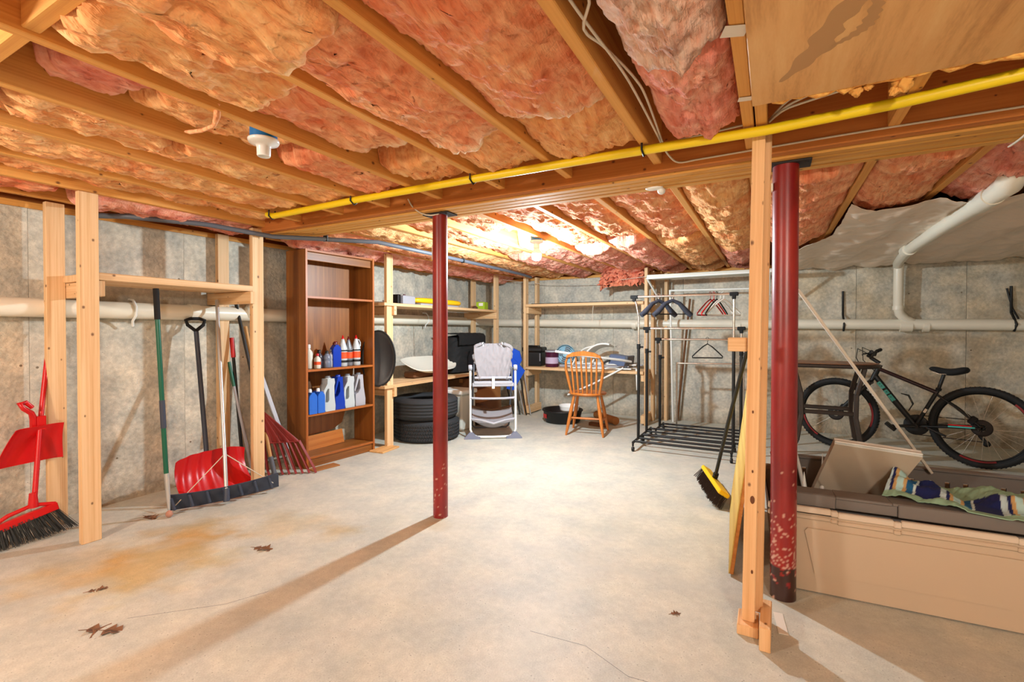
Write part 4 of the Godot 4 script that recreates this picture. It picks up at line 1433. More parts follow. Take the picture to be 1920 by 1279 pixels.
func jug(label: String, at: Vector3, w: float, h: float, body: Material, cap: Material, hook: bool):
	var t := local_thing("oil_jug", label, "jug", at, PI / 2 - 0.07, "")
	var b := B.new()
	if not hook:
		# silhouette with an upright handle hole at its left
		b.ext(PackedVector2Array([Vector2(-w * 0.34, 0), Vector2(w * 0.46, 0), Vector2(w * 0.48, h * 0.14), Vector2(w * 0.40, h * 0.40), Vector2(w * 0.38, h * 0.70), Vector2(w * 0.44, h * 0.80), Vector2(w * 0.40, h * 0.92), Vector2(-w * 0.16, h * 0.92), Vector2(-w * 0.18, h * 0.78), Vector2(-w * 0.46, h * 0.60), Vector2(-w * 0.5, h * 0.26),
			Vector2(-w * 0.345, h * 0.262), Vector2(-w * 0.31, h * 0.54), Vector2(-w * 0.16, h * 0.64), Vector2(-w * 0.03, h * 0.64), Vector2(-w * 0.03, h * 0.32), Vector2(-w * 0.14, h * 0.26), Vector2(-w * 0.34, h * 0.258), Vector2(-w * 0.5, h * 0.255)]), Transform3D.IDENTITY, 0.085)
		b.lathe(Vector3(w * 0.1, h * 0.92, 0), [[0.026, 0], [0.026, h * 0.02], [0, h * 0.02]], 14)
	else:
		b.ext(PackedVector2Array([Vector2(-w * 0.40, 0), Vector2(w * 0.46, 0), Vector2(w * 0.47, h * 0.2), Vector2(w * 0.32, h * 0.55), Vector2(w * 0.24, h * 0.94), Vector2(-w * 0.20, h * 0.94), Vector2(-w * 0.5, h * 0.50), Vector2(-w * 0.44, h * 0.44), Vector2(-w * 0.10, h * 0.84), Vector2(0, h * 0.78), Vector2(w * 0.02, h * 0.52), Vector2(-w * 0.18, h * 0.40), Vector2(-w * 0.42, h * 0.36)]), Transform3D.IDENTITY, 0.085)
	obj("body", b, body, t)
	b = B.new()
	b.lathe(Vector3(w * 0.08, h * 0.93, 0), [[0.022, 0], [0.022, h * 0.06], [0, h * 0.065]], 14)
	obj("cap", b, cap, t)

func back_left():
	# black saucer wedged between bookcase and stud
	var t := thing("saucer_sled", "black oval saucer sled standing between the bookcase and the shelf stud", "sled", P(-3.42, 0.62, 3.50))
	var b := B.new()
	var ctr := P(-3.395, 0.89, 3.50)
	var ux := P(0.807, 0, 0.59)
	var nx := Vector3(0.59, 0.0, 0.807)
	b.grid(48, 12, func(i, j):
		var a = TAU * (i % 48) / 48.0
		var r: float = j / 12.0
		return ctr + ux * cos(a) * 0.16 * r + Vector3(0, sin(a) * 0.272 * r, 0) + nx * (0.012 - 0.04 * (1 - r * r)) * (1.0 if r < 0.95 else 0.6))
	b.grid(48, 12, func(i, j):
		var a = -TAU * (i % 48) / 48.0
		var r: float = j / 12.0
		return ctr + ux * cos(a) * 0.16 * r + Vector3(0, sin(a) * 0.272 * r, 0) + nx * (0.004 - 0.04 * (1 - r * r)))
	obj("dish", b, mat("sled_black", Color(0.13, 0.13, 0.14), 0.38), t)
	b = B.new()
	var rim := []
	for i in 48:
		rim.append(ctr + ux * cos(TAU * i / 48) * 0.16 + Vector3(0, sin(TAU * i / 48) * 0.272, 0) + nx * 0.008)
	b.tube(rim, 0.008, 8, true)
	obj("rim", b, M.black, t)
	# on the upper shelf
	t = thing("metal_box", "small grey metal box with dark end on the upper timber shelf", "box", P(-3.5, 1.44, 3.95))
	b = B.new()
	b.box(P(-3.50, 1.49, 3.97), Vector3(0.18, 0.09, 0.22), Basis(Vector3.UP, 0.1), 0.006)
	obj("case", b, M.grey_pale, t)
	b = B.new()
	b.box(P(-3.475, 1.49, 3.80), Vector3(0.16, 0.10, 0.05), Basis(Vector3.UP, 0.1), 0.006)
	obj("end_plate", b, M.black, t)
	b = B.new()
	b.tube([P(-3.52, 1.535, 4.02), P(-3.52, 1.56, 4.02)], 0.012, 10)
	obj("knob", b, M.maroon, t)
	t = thing("yellow_case", "long yellow plastic case on the upper timber shelf behind the column", "case", P(-3.5, 1.44, 4.5))
	b = B.new()
	b.smooth()
	b.grid(30, 12, func(i, j):
		var a = TAU * (i % 30) / 30.0
		var ph = -PI / 2 + PI * j / 12.0
		var sq := func(x: float) -> float: return signf(x) * pow(absf(x), 0.5)
		return P(-3.50 + 0.13 * sq.call(cos(a)) * sq.call(cos(ph)), 1.497 + 0.034 * sq.call(sin(ph)), 4.52 + 0.45 * sq.call(sin(a)) * sq.call(cos(ph))))
	obj("lid", b, M.yellow, t)
	b = B.new()
	b.box(P(-3.50, 1.453, 4.50), Vector3(0.22, 0.024, 0.7), Basis.IDENTITY, 0.006)
	obj("tray", b, M.grey_pale, t)
	t = thing("lime_carton", "small lime green carton at the end of the upper timber shelf", "carton", P(-3.45, 1.44, 5.55))
	b = B.new()
	b.box(P(-3.46, 1.492, 5.52), Vector3(0.12, 0.104, 0.14), Basis(Vector3.UP, 0.2), 0.003)
	obj("box", b, mat("lime", Color(0.62, 0.72, 0.10), 0.6), t)
	b = B.new()
	b.box(P(-3.435, 1.51, 5.448), Vector3(0.06, 0.04, 0.002), Basis(Vector3.UP, 0.2), 0.0005)
	b.box(P(-3.398, 1.5, 5.51), Vector3(0.002, 0.06, 0.08), Basis(Vector3.UP, 0.2), 0.0005)
	obj("printed_label", b, M.paper, t)
	b = B.new()
	b.ball(P(-3.47, 1.462, 5.36), Vector3(0.035, 0.022, 0.04), 12, 8)
	meta(obj("twine_ball", b, M.brown_cloth), "small brown lump of twine beside the lime green carton", "twine")
	# on the lower shelf
	t = thing("booster_seat", "white moulded child seat tilted on the lower timber shelf", "seat", P(-3.55, 0.62, 4.4))
	b = B.new()
	b.sheet(30, 14, func(i, j):
		var uu = i / 30.0 * 2 - 1
		var vv = j / 14.0 * 2 - 1
		var w := sqrt(maxf(0.0, 1 - pow(absf(uu), 3.2)))
		var q = vv * w
		return P(-3.52 + 0.15 * q + 0.03 * uu, 0.775 - 0.075 * q + 0.03 * uu * uu - 0.09 * (1 - q * q) * (1 - uu * uu), 4.45 + 0.42 * uu + 0.02 * q), 0.012)
	obj("shell", b, M.white_off, t)
	b = B.new()
	b.box(P(-3.60, 0.66, 4.42), Vector3(0.16, 0.075, 0.5), Basis(Vector3(0, 1, 0), 0.05), 0.02)
	obj("base", b, M.card_dark, t)
	t = thing("black_bag", "large black fabric bag with a flap on the lower timber shelf", "bag", P(-3.55, 0.62, 5.1))
	b = B.new()
	var nz := FastNoiseLite.new()
	nz.seed = 3
	nz.frequency = 5.0
	b.grid(36, 24, func(i, j):
		var a = TAU * (i % 36) / 36.0
		var h = j / 24.0
		var sq := func(x: float) -> float: return signf(x) * pow(absf(x), 0.45)
		var k = 1.0 - 0.18 * h if h < 0.96 else 0.8 * (1.0 - h) / 0.04
		k = minf(k, 1.0 if h > 0.02 else h / 0.02)
		var n: float = 0.02 * nz.get_noise_3d(cos(a), sin(a), h * 2)
		return P(-3.57 + (0.19 * k + n) * sq.call(cos(a)), 0.622 + 0.47 * h + n * h, 5.08 + (0.31 * k + n) * sq.call(sin(a)) + 0.06 * h))
	obj("body", b, M.black_soft, t)
	b = B.new()
	b.sheet(20, 12, func(i, j):
		var uu = i / 20.0
		var vv = j / 12.0
		var over := smoothstep(0.0, 0.4, vv)
		return P(-3.72 + 0.34 * minf(1.0, vv * 1.6), 1.115 - 0.10 * maxf(0, vv - 0.55) * 3.0 + 0.01 * nz.get_noise_2d(uu * 6, vv * 6), lerpf(4.86, 5.46, uu)), 0.012)
	obj("flap", b, M.black_soft, t)
	b = B.new()
	b.ext(PackedVector2Array([Vector2(-0.09, 0), Vector2(0.09, 0), Vector2(0.09, 0.16), Vector2(0.05, 0.24), Vector2(-0.05, 0.24), Vector2(-0.09, 0.16)]), Transform3D(Basis(Vector3.UP, PI / 2 - 0.1), P(-3.372, 0.66, 5.14)), 0.02)
	obj("side_pocket", b, M.black, t)
	# tyres
	var ty := local_thing("tyre", "worn black tyre at the bottom of the stack under the timber shelf", "tyre", P(-3.30, 0.0, 4.13), 0.0, "stacked tyres")
	b = B.new()
	var prof := [[0.20, 0.03], [0.215, 0.012], [0.26, 0.0], [0.31, 0.002], [0.335, 0.02], [0.345, 0.04], [0.345, 0.185], [0.335, 0.205], [0.31, 0.223], [0.26, 0.225], [0.215, 0.213], [0.20, 0.195], [0.215, 0.18], [0.27, 0.16], [0.28, 0.11], [0.27, 0.06], [0.215, 0.045], [0.20, 0.03]]
	b.lathe(Vector3.ZERO, prof, 64)
	obj("carcass", b, M.tyre, ty)
	b = B.new()
	for k in 84:
		for r in 5:
			var a := TAU * (k + (0.5 if r % 2 else 0.0)) / 84.0
			var c := Vector3(cos(a) * 0.347, 0.044 + r * 0.0345, -sin(a) * 0.347)
			b.box(c, Vector3(0.009, 0.024, 0.018), Basis(Vector3.UP, a) * Basis(Vector3.RIGHT, 0.7 if r % 2 else -0.7), 0.001)
	var tr := obj("tread_block", b, M.tyre, ty)
	tr.set_meta("kind", "stuff")
	var t2 := local_thing("tyre", "smoother black tyre on top of the stack under the timber shelf", "tyre", P(-3.31, 0.228, 4.12), 0.3, "stacked tyres")
	b = B.new()
	b.lathe(Vector3.ZERO, prof, 64)
	obj("carcass", b, M.tyre, t2)
	b = B.new()
	for r in 5:
		b.lathe(Vector3(0, 0.040 + r * 0.033, 0), [[0.344, 0.0], [0.350, 0.003], [0.350, 0.021], [0.344, 0.024]], 64)
	obj("tread_rib", b, M.tyre, t2).set_meta("kind", "stuff")
	# white tote behind the column, cartons under the shelf
	t = thing("white_tote", "white plastic tote standing on the floor right of the tyres", "tote", P(-3.1, 0, 4.45))
	b = B.new()
	b.box(P(-3.28, 0.21, 4.67), Vector3(0.34, 0.42, 0.30), Basis.IDENTITY, 0.02)
	obj("body", b, M.white_off, t)
	b = B.new()
	b.box(P(-3.28, 0.445, 4.67), Vector3(0.37, 0.05, 0.33), Basis.IDENTITY, 0.012)
	obj("lid", b, M.white, t)
	var cart := func(label: String, c: Vector3, s: Vector3, turn: float, m: Material):
		var o := local_thing("cardboard_carton", label, "carton", c - Vector3(0, s.y / 2, 0), turn, "cartons under the timber shelf")
		var g := B.new()
		g.box(Vector3(0, s.y / 2, 0), s, Basis.IDENTITY, 0.003)
		obj("box", g, m, o)
		g = B.new()
		g.box(Vector3(0, s.y + 0.0008, 0), Vector3(0.05, 0.0015, s.z * 0.98), Basis.IDENTITY, 0.0004)
		g.box(Vector3(0, s.y * 0.82, s.z / 2 + 0.0008), Vector3(0.05, s.y * 0.34, 0.0015), Basis.IDENTITY, 0.0004)
		obj("tape", g, M.card, o)
	cart.call("wide cardboard carton lying on another behind the high chair", P(-3.42, 0.33, 5.30), Vector3(0.40, 0.16, 0.62), 0.0, M.card)
	cart.call("cardboard carton standing on the topmost carton under the shelf", P(-3.46, 0.48, 5.24), Vector3(0.36, 0.135, 0.5), 0.06, M.card_dark)
	cart.call("cardboard carton standing on the floor behind the high chair", P(-3.42, 0.125, 5.32), Vector3(0.42, 0.25, 0.58), 0.0, M.card_dark)
	b = B.new()
	b.grid(28, 16, func(i, j):
		var a = TAU * (i % 28) / 28.0
		var h = j / 16.0
		var k := sqrt(maxf(0.0, 1 - pow(absf(h * 2 - 1), 3)))
		var n: float = 0.03 * nz.get_noise_3d(cos(a) * 2, sin(a) * 2, h * 3)
		return P(-3.16 + (0.12 * k + n * k) * cos(a), 0.002 + 0.26 * h, 4.98 + (0.10 * k + n * k) * sin(a)))
	meta(obj("cloth_sack", b, M.brown_cloth), "crumpled brown cloth sack on the floor left of the high chair", "sack")

func high_chair():
	var t := local_thing("high_chair", "white folding high chair with grey padded seat facing the camera", "high chair", P(-2.645, 0, 4.44), 0.598)
	var w := 0.245
	# front frame: one bent white tube
	var b := B.new()
	b.tube([Vector3(-w, 0.74, -0.02), Vector3(-w, 0.10, 0.03), Vector3(-w + 0.02, 0.05, 0.035), Vector3(-w + 0.07, 0.022, 0.04), Vector3(0, 0.018, 0.04), Vector3(w - 0.07, 0.022, 0.04), Vector3(w - 0.02, 0.05, 0.035), Vector3(w, 0.10, 0.03), Vector3(w, 0.74, -0.02)], 0.0125, 12)
	obj("front_frame", b, M.white, t)
	b = B.new()
	b.tube([Vector3(-w + 0.03, 0.76, -0.03), Vector3(-w + 0.03, 0.40, -0.25), Vector3(-w + 0.03, 0.05, -0.46), Vector3(-w + 0.06, 0.02, -0.475), Vector3(w - 0.06, 0.02, -0.475), Vector3(w - 0.03, 0.05, -0.46), Vector3(w - 0.03, 0.40, -0.25), Vector3(w - 0.03, 0.76, -0.03)], 0.011, 10)
	obj("rear_frame", b, M.conduit, t)
	for s in [-1, 1]:
		b = B.new()
		b.ext(PackedVector2Array([Vector2(-0.085, 0), Vector2(0.085, 0), Vector2(0.085, 0.012), Vector2(0.03, 0.07), Vector2(-0.0, 0.075), Vector2(-0.04, 0.035), Vector2(-0.085, 0.025)]) if s > 0 else PackedVector2Array([Vector2(-0.085, 0), Vector2(0.085, 0), Vector2(0.085, 0.025), Vector2(0.04, 0.035), Vector2(0, 0.075), Vector2(-0.03, 0.07), Vector2(-0.085, 0.012)]), Transform3D(Basis.IDENTITY, Vector3(s * 0.225, 0.001, 0.042)), 0.04)
		obj("foot", b, mat("foot_grey", Color(0.48, 0.50, 0.58), 0.5), t)
		b = B.new()
		b.lathe(Vector3(s * w, 0.76, -0.02), [[0, -0.02], [0.03, -0.02], [0.034, 0], [0.03, 0.02], [0, 0.02]], 16, Vector3.RIGHT)
		obj("hinge", b, M.grey_pale, t)
	# seat pan with a front bar
	b = B.new()
	b.box(Vector3(0, 0.60, -0.10), Vector3(0.42, 0.035, 0.30), Basis.IDENTITY, 0.014)
	b.bar(Vector3(-0.225, 0.58, 0.03), Vector3(0.225, 0.58, 0.03), 0.03, 0.04, Vector3.UP, 0.01)
	obj("seat", b, M.grey_pale, t)
	b = B.new()
	b.bar(Vector3(-0.20, 0.655, 0.02), Vector3(0.20, 0.655, 0.02), 0.03, 0.025, Vector3.UP, 0.01)
	obj("lap_bar", b, M.grey_pale, t)
	b = B.new()
	b.box(Vector3(0, 0.605, 0.055), Vector3(0.03, 0.13, 0.014), Basis.IDENTITY, 0.005)
	obj("crotch_strap", b, M.white, t)
	# padded back with wrinkles
	var nz := FastNoiseLite.new()
	nz.seed = 22
	nz.frequency = 3.5
	nz.fractal_octaves = 3
	nz.fractal_type = FastNoiseLite.FRACTAL_RIDGED
	b = B.new()
	b.sheet(40, 36, func(i, j):
		var u = i / 40.0 * 2 - 1
		var v = j / 36.0
		var hw := 0.205 * (1.0 - 0.30 * pow(1 - v, 2)) * (1.0 if v < 0.86 else sqrt(maxf(0.05, 1 - pow((v - 0.86) / 0.15, 2))))
		hw = maxf(hw, 0.12)
		var wr: float = 0.014 * nz.get_noise_2d(u * 0.9, v * 0.5)
		return Vector3(u * hw, 0.645 + 0.375 * v - 0.012 * pow(absf(u), 3) * v, -0.02 - 0.20 * v * 0.55 + 0.06 * u * u + wr), 0.03)
	obj("padded_back", b, M.grey_cloth, t)
	b = B.new()
	for s in [-1, 1]:
		b.tube([Vector3(s * 0.10, 0.99, -0.10), Vector3(s * 0.11, 1.028, -0.09), Vector3(s * 0.10, 1.03, -0.12)], 0.006, 6)
	obj("strap_tab", b, M.white, t)
	# armrests: dark mesh sides
	for s in [-1, 1]:
		b = B.new()
		b.ext(PackedVector2Array([Vector2(-0.02, 0.62), Vector2(0.20, 0.62), Vector2(0.02, 0.80)]), Transform3D(Basis(Vector3.UP, PI / 2), Vector3(s * 0.205, 0, 0.0)), 0.008)
		obj("side_mesh", b, M.conduit, t)
	for q in [[0.43, 0.02], [0.205, 0.03]]:
		b = B.new()
		b.tube([Vector3(-w, q[0] + 0.005, q[1] - 0.015), Vector3(-0.12, q[0], q[1] + 0.005 + (0.05 if q[0] < 0.3 else 0.0)), Vector3(0.0, q[0] - (0.03 if q[0] < 0.3 else 0.0), q[1] + 0.01 + (0.07 if q[0] < 0.3 else 0.0)), Vector3(0.12, q[0], q[1] + 0.005 + (0.05 if q[0] < 0.3 else 0.0)), Vector3(w, q[0] + 0.005, q[1] - 0.015)], 0.0125, 10)
		obj("cross_bar", b, M.grey_pale, t)
	b = B.new()
	b.sheet(24, 10, func(i, j):
		var u = i / 24.0 * 2 - 1
		var v = j / 10.0
		var k = 1 - u * u
		return Vector3(u * 0.225, lerpf(0.205 - 0.03 * k, 0.30 - 0.05 * k, v) - 0.10 * sin(PI * v) * (0.4 + 0.6 * k), lerpf(0.04 + 0.06 * k, -0.24, v)), 0.006)
	obj("storage_basket", b, M.grey_cloth, t)
	b = B.new()
	b.tube([Vector3(-0.225, 0.305, -0.24), Vector3(-0.1, 0.275, -0.245), Vector3(0, 0.262, -0.245), Vector3(0.1, 0.275, -0.245), Vector3(0.225, 0.305, -0.24)], 0.014, 8)
	obj("basket_hem", b, M.brown_cloth, t)
	# blue folding camp chair behind
	t = thing("camp_chair", "folded blue camp chair with black legs in the corner behind the high chair", "camp chair", P(-3.0, 0, 5.75))
	b = B.new()
	b.ext(PackedVector2Array([Vector2(-0.14, 0.80), Vector2(-0.02, 0.78), Vector2(0.02, 0.86), Vector2(-0.01, 0.98), Vector2(-0.14, 1.04)]), Transform3D(Basis(Vector3.UP, 0.4), P(-2.965, -0.10, 5.70)), 0.07)
	obj("back_panel", b, M.blue_cloth, t)
	b = B.new()
	b.ext(PackedVector2Array([Vector2(-0.16, 0.44), Vector2(-0.07, 0.42), Vector2(0.085, 0.68), Vector2(-0.06, 0.84), Vector2(-0.16, 0.72)]), Transform3D(Basis(Vector3.UP, 0.4), P(-2.97, -0.06, 5.66)), 0.06)
	obj("seat_panel", b, M.blue_cloth, t)
	for k in 6:
		b = B.new()
		var x := -3.17 + k * 0.05
		b.tube([P(x - 0.10 + 0.015 * k, 0.62, 5.75), P(x + 0.045, 0.008, 5.80 + 0.03 * (k % 2))], 0.009, 8)
		obj("leg", b, M.black if k % 2 == 0 else M.alu, t)

func back_shelving():
	var t := thing("plank_shelf", "pale timber two-level shelf along the far wall behind the windsor chair", "shelf", P(-2.2, 0, 6.1))
	for q in [[-2.985, 5.90], [-1.335, 5.90], [-2.985, 6.26], [-1.335, 6.26]]:
		lumber(t, "stud", P(q[0], 0, q[1]), P(q[0], 1.925, q[1]), 0.089, 0.038, M.stud, Vector3.RIGHT)
	for y in [1.50, 0.645]:
		for k in 3:
			lumber(t, "shelf_board", P(-2.96, y, 5.90 + k * 0.145), P(-1.36, y, 5.90 + k * 0.145), 0.14, 0.036, M.stud)
		for x in [-2.945, -1.375]:
			lumber(t, "rail", P(x, y - 0.063, 5.86), P(x, y - 0.063, 6.28), 0.038, 0.089, M.stud)
	for x in [-2.945, -1.375]:
		lumber(t, "foot_block", P(x, 0.07, 5.87), P(x, 0.07, 6.27), 0.05, 0.10, M.stud)
	var b := B.new()
	b.box(P(-2.15, 1.524, 6.02), Vector3(1.5, 0.010, 0.26), Basis.IDENTITY, 0.003)
	meta(obj("rubber_mat", b, M.black_soft), "thin black mat lying flat on the upper far shelf", "mat")
	# tool box
	t = thing("tool_box", "black plastic tool box with ridged lid at the left of the far shelf", "tool box", P(-2.93, 0.665, 6.08))
	b = B.new()
	b.box(P(-2.93, 0.765, 6.06), Vector3(0.27, 0.20, 0.20), Basis(Vector3.UP, 0.12), 0.012)
	obj("body", b, M.black, t)
	b = B.new()
	b.box(P(-2.93, 0.895, 6.06), Vector3(0.30, 0.065, 0.23), Basis(Vector3.UP, 0.12), 0.02)
	b.bar(P(-3.02, 0.935, 6.07), P(-2.84, 0.935, 6.03), 0.05, 0.03, Vector3.UP, 0.01)
	obj("lid", b, M.black, t)
	b = B.new()
	b.box(P(-2.80, 0.79, 5.99), Vector3(0.004, 0.11, 0.10), Basis(Vector3.UP, 0.12), 0.001)
	obj("sticker", b, M.grey_pale, t)
	t = thing("paint_can", "purple and white paint can next to the black tool box", "paint can", P(-2.635, 0.665, 6.0))
	b = B.new()
	b.lathe(P(-2.635, 0.665, 6.0), [[0, 0.0], [0.088, 0.0], [0.09, 0.004], [0.09, 0.205], [0.094, 0.21], [0.094, 0.222], [0.084, 0.222], [0.08, 0.214], [0, 0.214]], 28)
	obj("can", b, M.purple, t)
	b = B.new()
	b.lathe(P(-2.635, 0.665, 6.0), [[0.0908, 0.045], [0.0908, 0.13]], 28)
	obj("label", b, mat("lilac", Color(0.78, 0.70, 0.80), 0.5), t)
	b = B.new()
	b.lathe(P(-2.635, 0.665, 6.0), [[0.0945, 0.20], [0.0945, 0.224], [0.086, 0.225]], 28)
	obj("rim", b, M.grey_pale, t)
	# fan
	var c := P(-2.45, 0.835, 6.03)
	t = thing("desk_fan", "pale blue round desk fan on the far shelf beside the paint can", "fan", P(-2.45, 0.665, 6.03))
	b = B.new()
	var n := Vector3(0.2, 0.05, 1).normalized()
	b.lathe(c, [[0, 0.012], [0.035, 0.012], [0.04, 0.004], [0.04, -0.03]], 20, n)
	for r in [0.06, 0.085, 0.11]:
		b.lathe(c, [[r - 0.003, 0.004], [r, 0.007], [r + 0.003, 0.004], [r, 0.0]], 36, n)
	obj("front_grille", b, mat("fan_blue", Color(0.62, 0.80, 0.88), 0.4), t)
	b = B.new()
	b.lathe(c, [[0.128, 0.012], [0.135, 0.0], [0.13, -0.05], [0.10, -0.07], [0, -0.075]], 36, n)
	obj("housing", b, mat("fan_blue", Color.WHITE), t)
	for k in 4:
		b = B.new()
		var a := 0.3 + k * TAU / 4
		var u := n.cross(Vector3.UP).normalized()
		var v := u.cross(n)
		var dir := u * cos(a) + v * sin(a)
		b.bar(c + dir * 0.035 - n * 0.02, c + dir * 0.115 - n * 0.02, 0.06, 0.004, n)
		obj("blade", b, M.conduit, t)
	b = B.new()
	b.box(P(-2.45, 0.682, 6.06), Vector3(0.16, 0.034, 0.12), Basis.IDENTITY, 0.012)
	obj("base", b, M.grey_pale, t)
	# white curved shell, bin and bars of a folded play gate
	b = B.new()
	b.sheet(26, 12, func(i, j):
		var u = i / 26.0
		var v = j / 12.0
		var a := lerpf(PI * 0.98, PI * 0.42, u)
		return P(-1.90 + 0.30 * cos(a), 0.70 + 0.30 * sin(a), 5.98 + 0.22 * v) + Vector3(0, -0.04 * v, 0), 0.02)
	meta(obj("white_shell", b, M.white), "curved white plastic shell standing on the far shelf behind the chair crest", "shell")
	t = thing("grey_bin", "slate blue plastic bin lying on its side on the far shelf", "bin", P(-1.68, 0.67, 6.0))
	b = B.new()
	b.box(P(-1.68, 0.775, 6.02), Vector3(0.27, 0.14, 0.2), Basis(Vector3.UP, -0.15) * Basis(Vector3(0, 0, 1), -0.12), 0.02)
	obj("body", b, mat("slate", Color(0.38, 0.44, 0.56), 0.45), t)
	b = B.new()
	b.box(P(-1.56, 0.77, 5.96), Vector3(0.035, 0.15, 0.22), Basis(Vector3.UP, -0.15) * Basis(Vector3(0, 0, 1), -0.12), 0.012)
	obj("rim", b, M.conduit, t)
	b = B.new()
	b.tube([P(-1.80, 0.79, 5.92), P(-1.90, 0.73, 5.88)], 0.014, 8)
	obj("handle", b, M.black, t)
	t = thing("play_gate", "folded white play gate of bars piled on the far shelf", "gate", P(-1.9, 0.67, 6.0))
	var rr := RandomNumberGenerator.new()
	rr.seed = 12
	for k in 9:
		b = B.new()
		var d := 5.86 + k * 0.05
		var y := 0.676 + (k % 3) * 0.022
		b.bar(P(-2.42 + rr.randf() * 0.12, y, d), P(-1.44 - rr.randf() * 0.15, y + 0.012, d + rr.randf_range(-0.03, 0.03)), 0.026, 0.018, Vector3.UP, 0.005)
		obj("bar", b, M.white if k % 3 != 1 else M.grey_pale, t)
	for q in [[-2.30, 0.69, 5.88, -2.25, 0.80, 5.9], [-2.05, 0.69, 5.88, -2.0, 0.79, 5.9]]:
		b = B.new()
		b.bar(P(q[0], q[1], q[2]), P(q[3], q[4], q[5]), 0.03, 0.02, Vector3.RIGHT, 0.005)
		obj("end_post", b, M.white, t)
	b = B.new()
	b.tube([P(-2.25, 0.915, 5.22), P(-1.95, 0.868, 5.32), P(-1.60, 0.805, 5.70), P(-1.52, 0.775, 5.88)], 0.015, 10)
	meta(obj("white_rail", b, M.white), "white rail resting across the back of the windsor chair and the far shelf", "rail")
	b = B.new()
	b.tube([P(-2.30, 0.33, 5.74), P(-1.95, 0.50, 5.79), P(-1.60, 0.70, 5.82)], 0.012, 8)
	meta(obj("white_rod", b, M.white), "thin white rod slanting down from the far shelf behind the windsor chair", "rod")
	b = B.new()
	b.tube([P(-2.18, 0.77, 5.98), P(-2.20, 0.90, 5.98), P(-2.14, 0.93, 5.98), P(-2.02, 0.965, 6.0)], 0.011, 8)
	meta(obj("white_hook", b, M.white), "white bent tube behind the chair crest beside the curved shell", "tube")
	b = B.new()
	b.box(P(-1.44, 0.56, 5.85), Vector3(0.02, 0.26, 0.012), Basis(Vector3(0, 0, 1), 0.05), 0.003)
	meta(obj("white_strap", b, M.white), "white strap hanging from the right end of the far shelf", "strap")
	# black basin with bowl
	t = thing("rubber_basin", "low black rubber basin with a red label under the far shelf", "basin", P(-2.33, 0, 5.62))
	b = B.new()
	b.lathe(P(-2.33, 0, 5.64), [[0, 0.0], [0.20, 0.0], [0.22, 0.015], [0.245, 0.14], [0.26, 0.15], [0.258, 0.162], [0.235, 0.158], [0.21, 0.03], [0, 0.02]], 36)
	obj("tub", b, M.black, t)
	b = B.new()
	b.box(P(-2.50, 0.085, 5.475), Vector3(0.10, 0.05, 0.004), Basis(Vector3.UP, -0.76), 0.001)
	obj("red_label", b, M.red, t)
	b = B.new()
	b.box(P(-2.485, 0.08, 5.463), Vector3(0.03, 0.03, 0.004), Basis(Vector3.UP, -0.76), 0.001)
	obj("white_mark", b, M.paper, t)
	b = B.new()
	b.lathe(P(-2.22, 0.105, 5.60), [[0, 0.0], [0.06, 0.0], [0.08, 0.012], [0.115, 0.06], [0.118, 0.062], [0.118, 0.075], [0.128, 0.108], [0.134, 0.12], [0.13, 0.122], [0.122, 0.108], [0.10, 0.07], [0.07, 0.018], [0, 0.012]], 32)
	meta(obj("white_bowl", b, M.ceramic), "white bowl sitting in the black rubber basin", "bowl")
	b = B.new()
	b.tube([P(-2.0, 0.06, 6.0), P(-1.66, 0.055, 5.72)], 0.05, 14)
	meta(obj("paper_roll", b, M.card), "brown roll lying on the floor under the far shelf", "roll")
	b = B.new()
	b.bar(P(-1.95, 0.02, 5.60), P(-1.72, 0.02, 5.55), 0.07, 0.04)
	meta(obj("dark_offcut", b, M.card_dark), "small dark offcut on the floor behind the chair legs", "offcut")

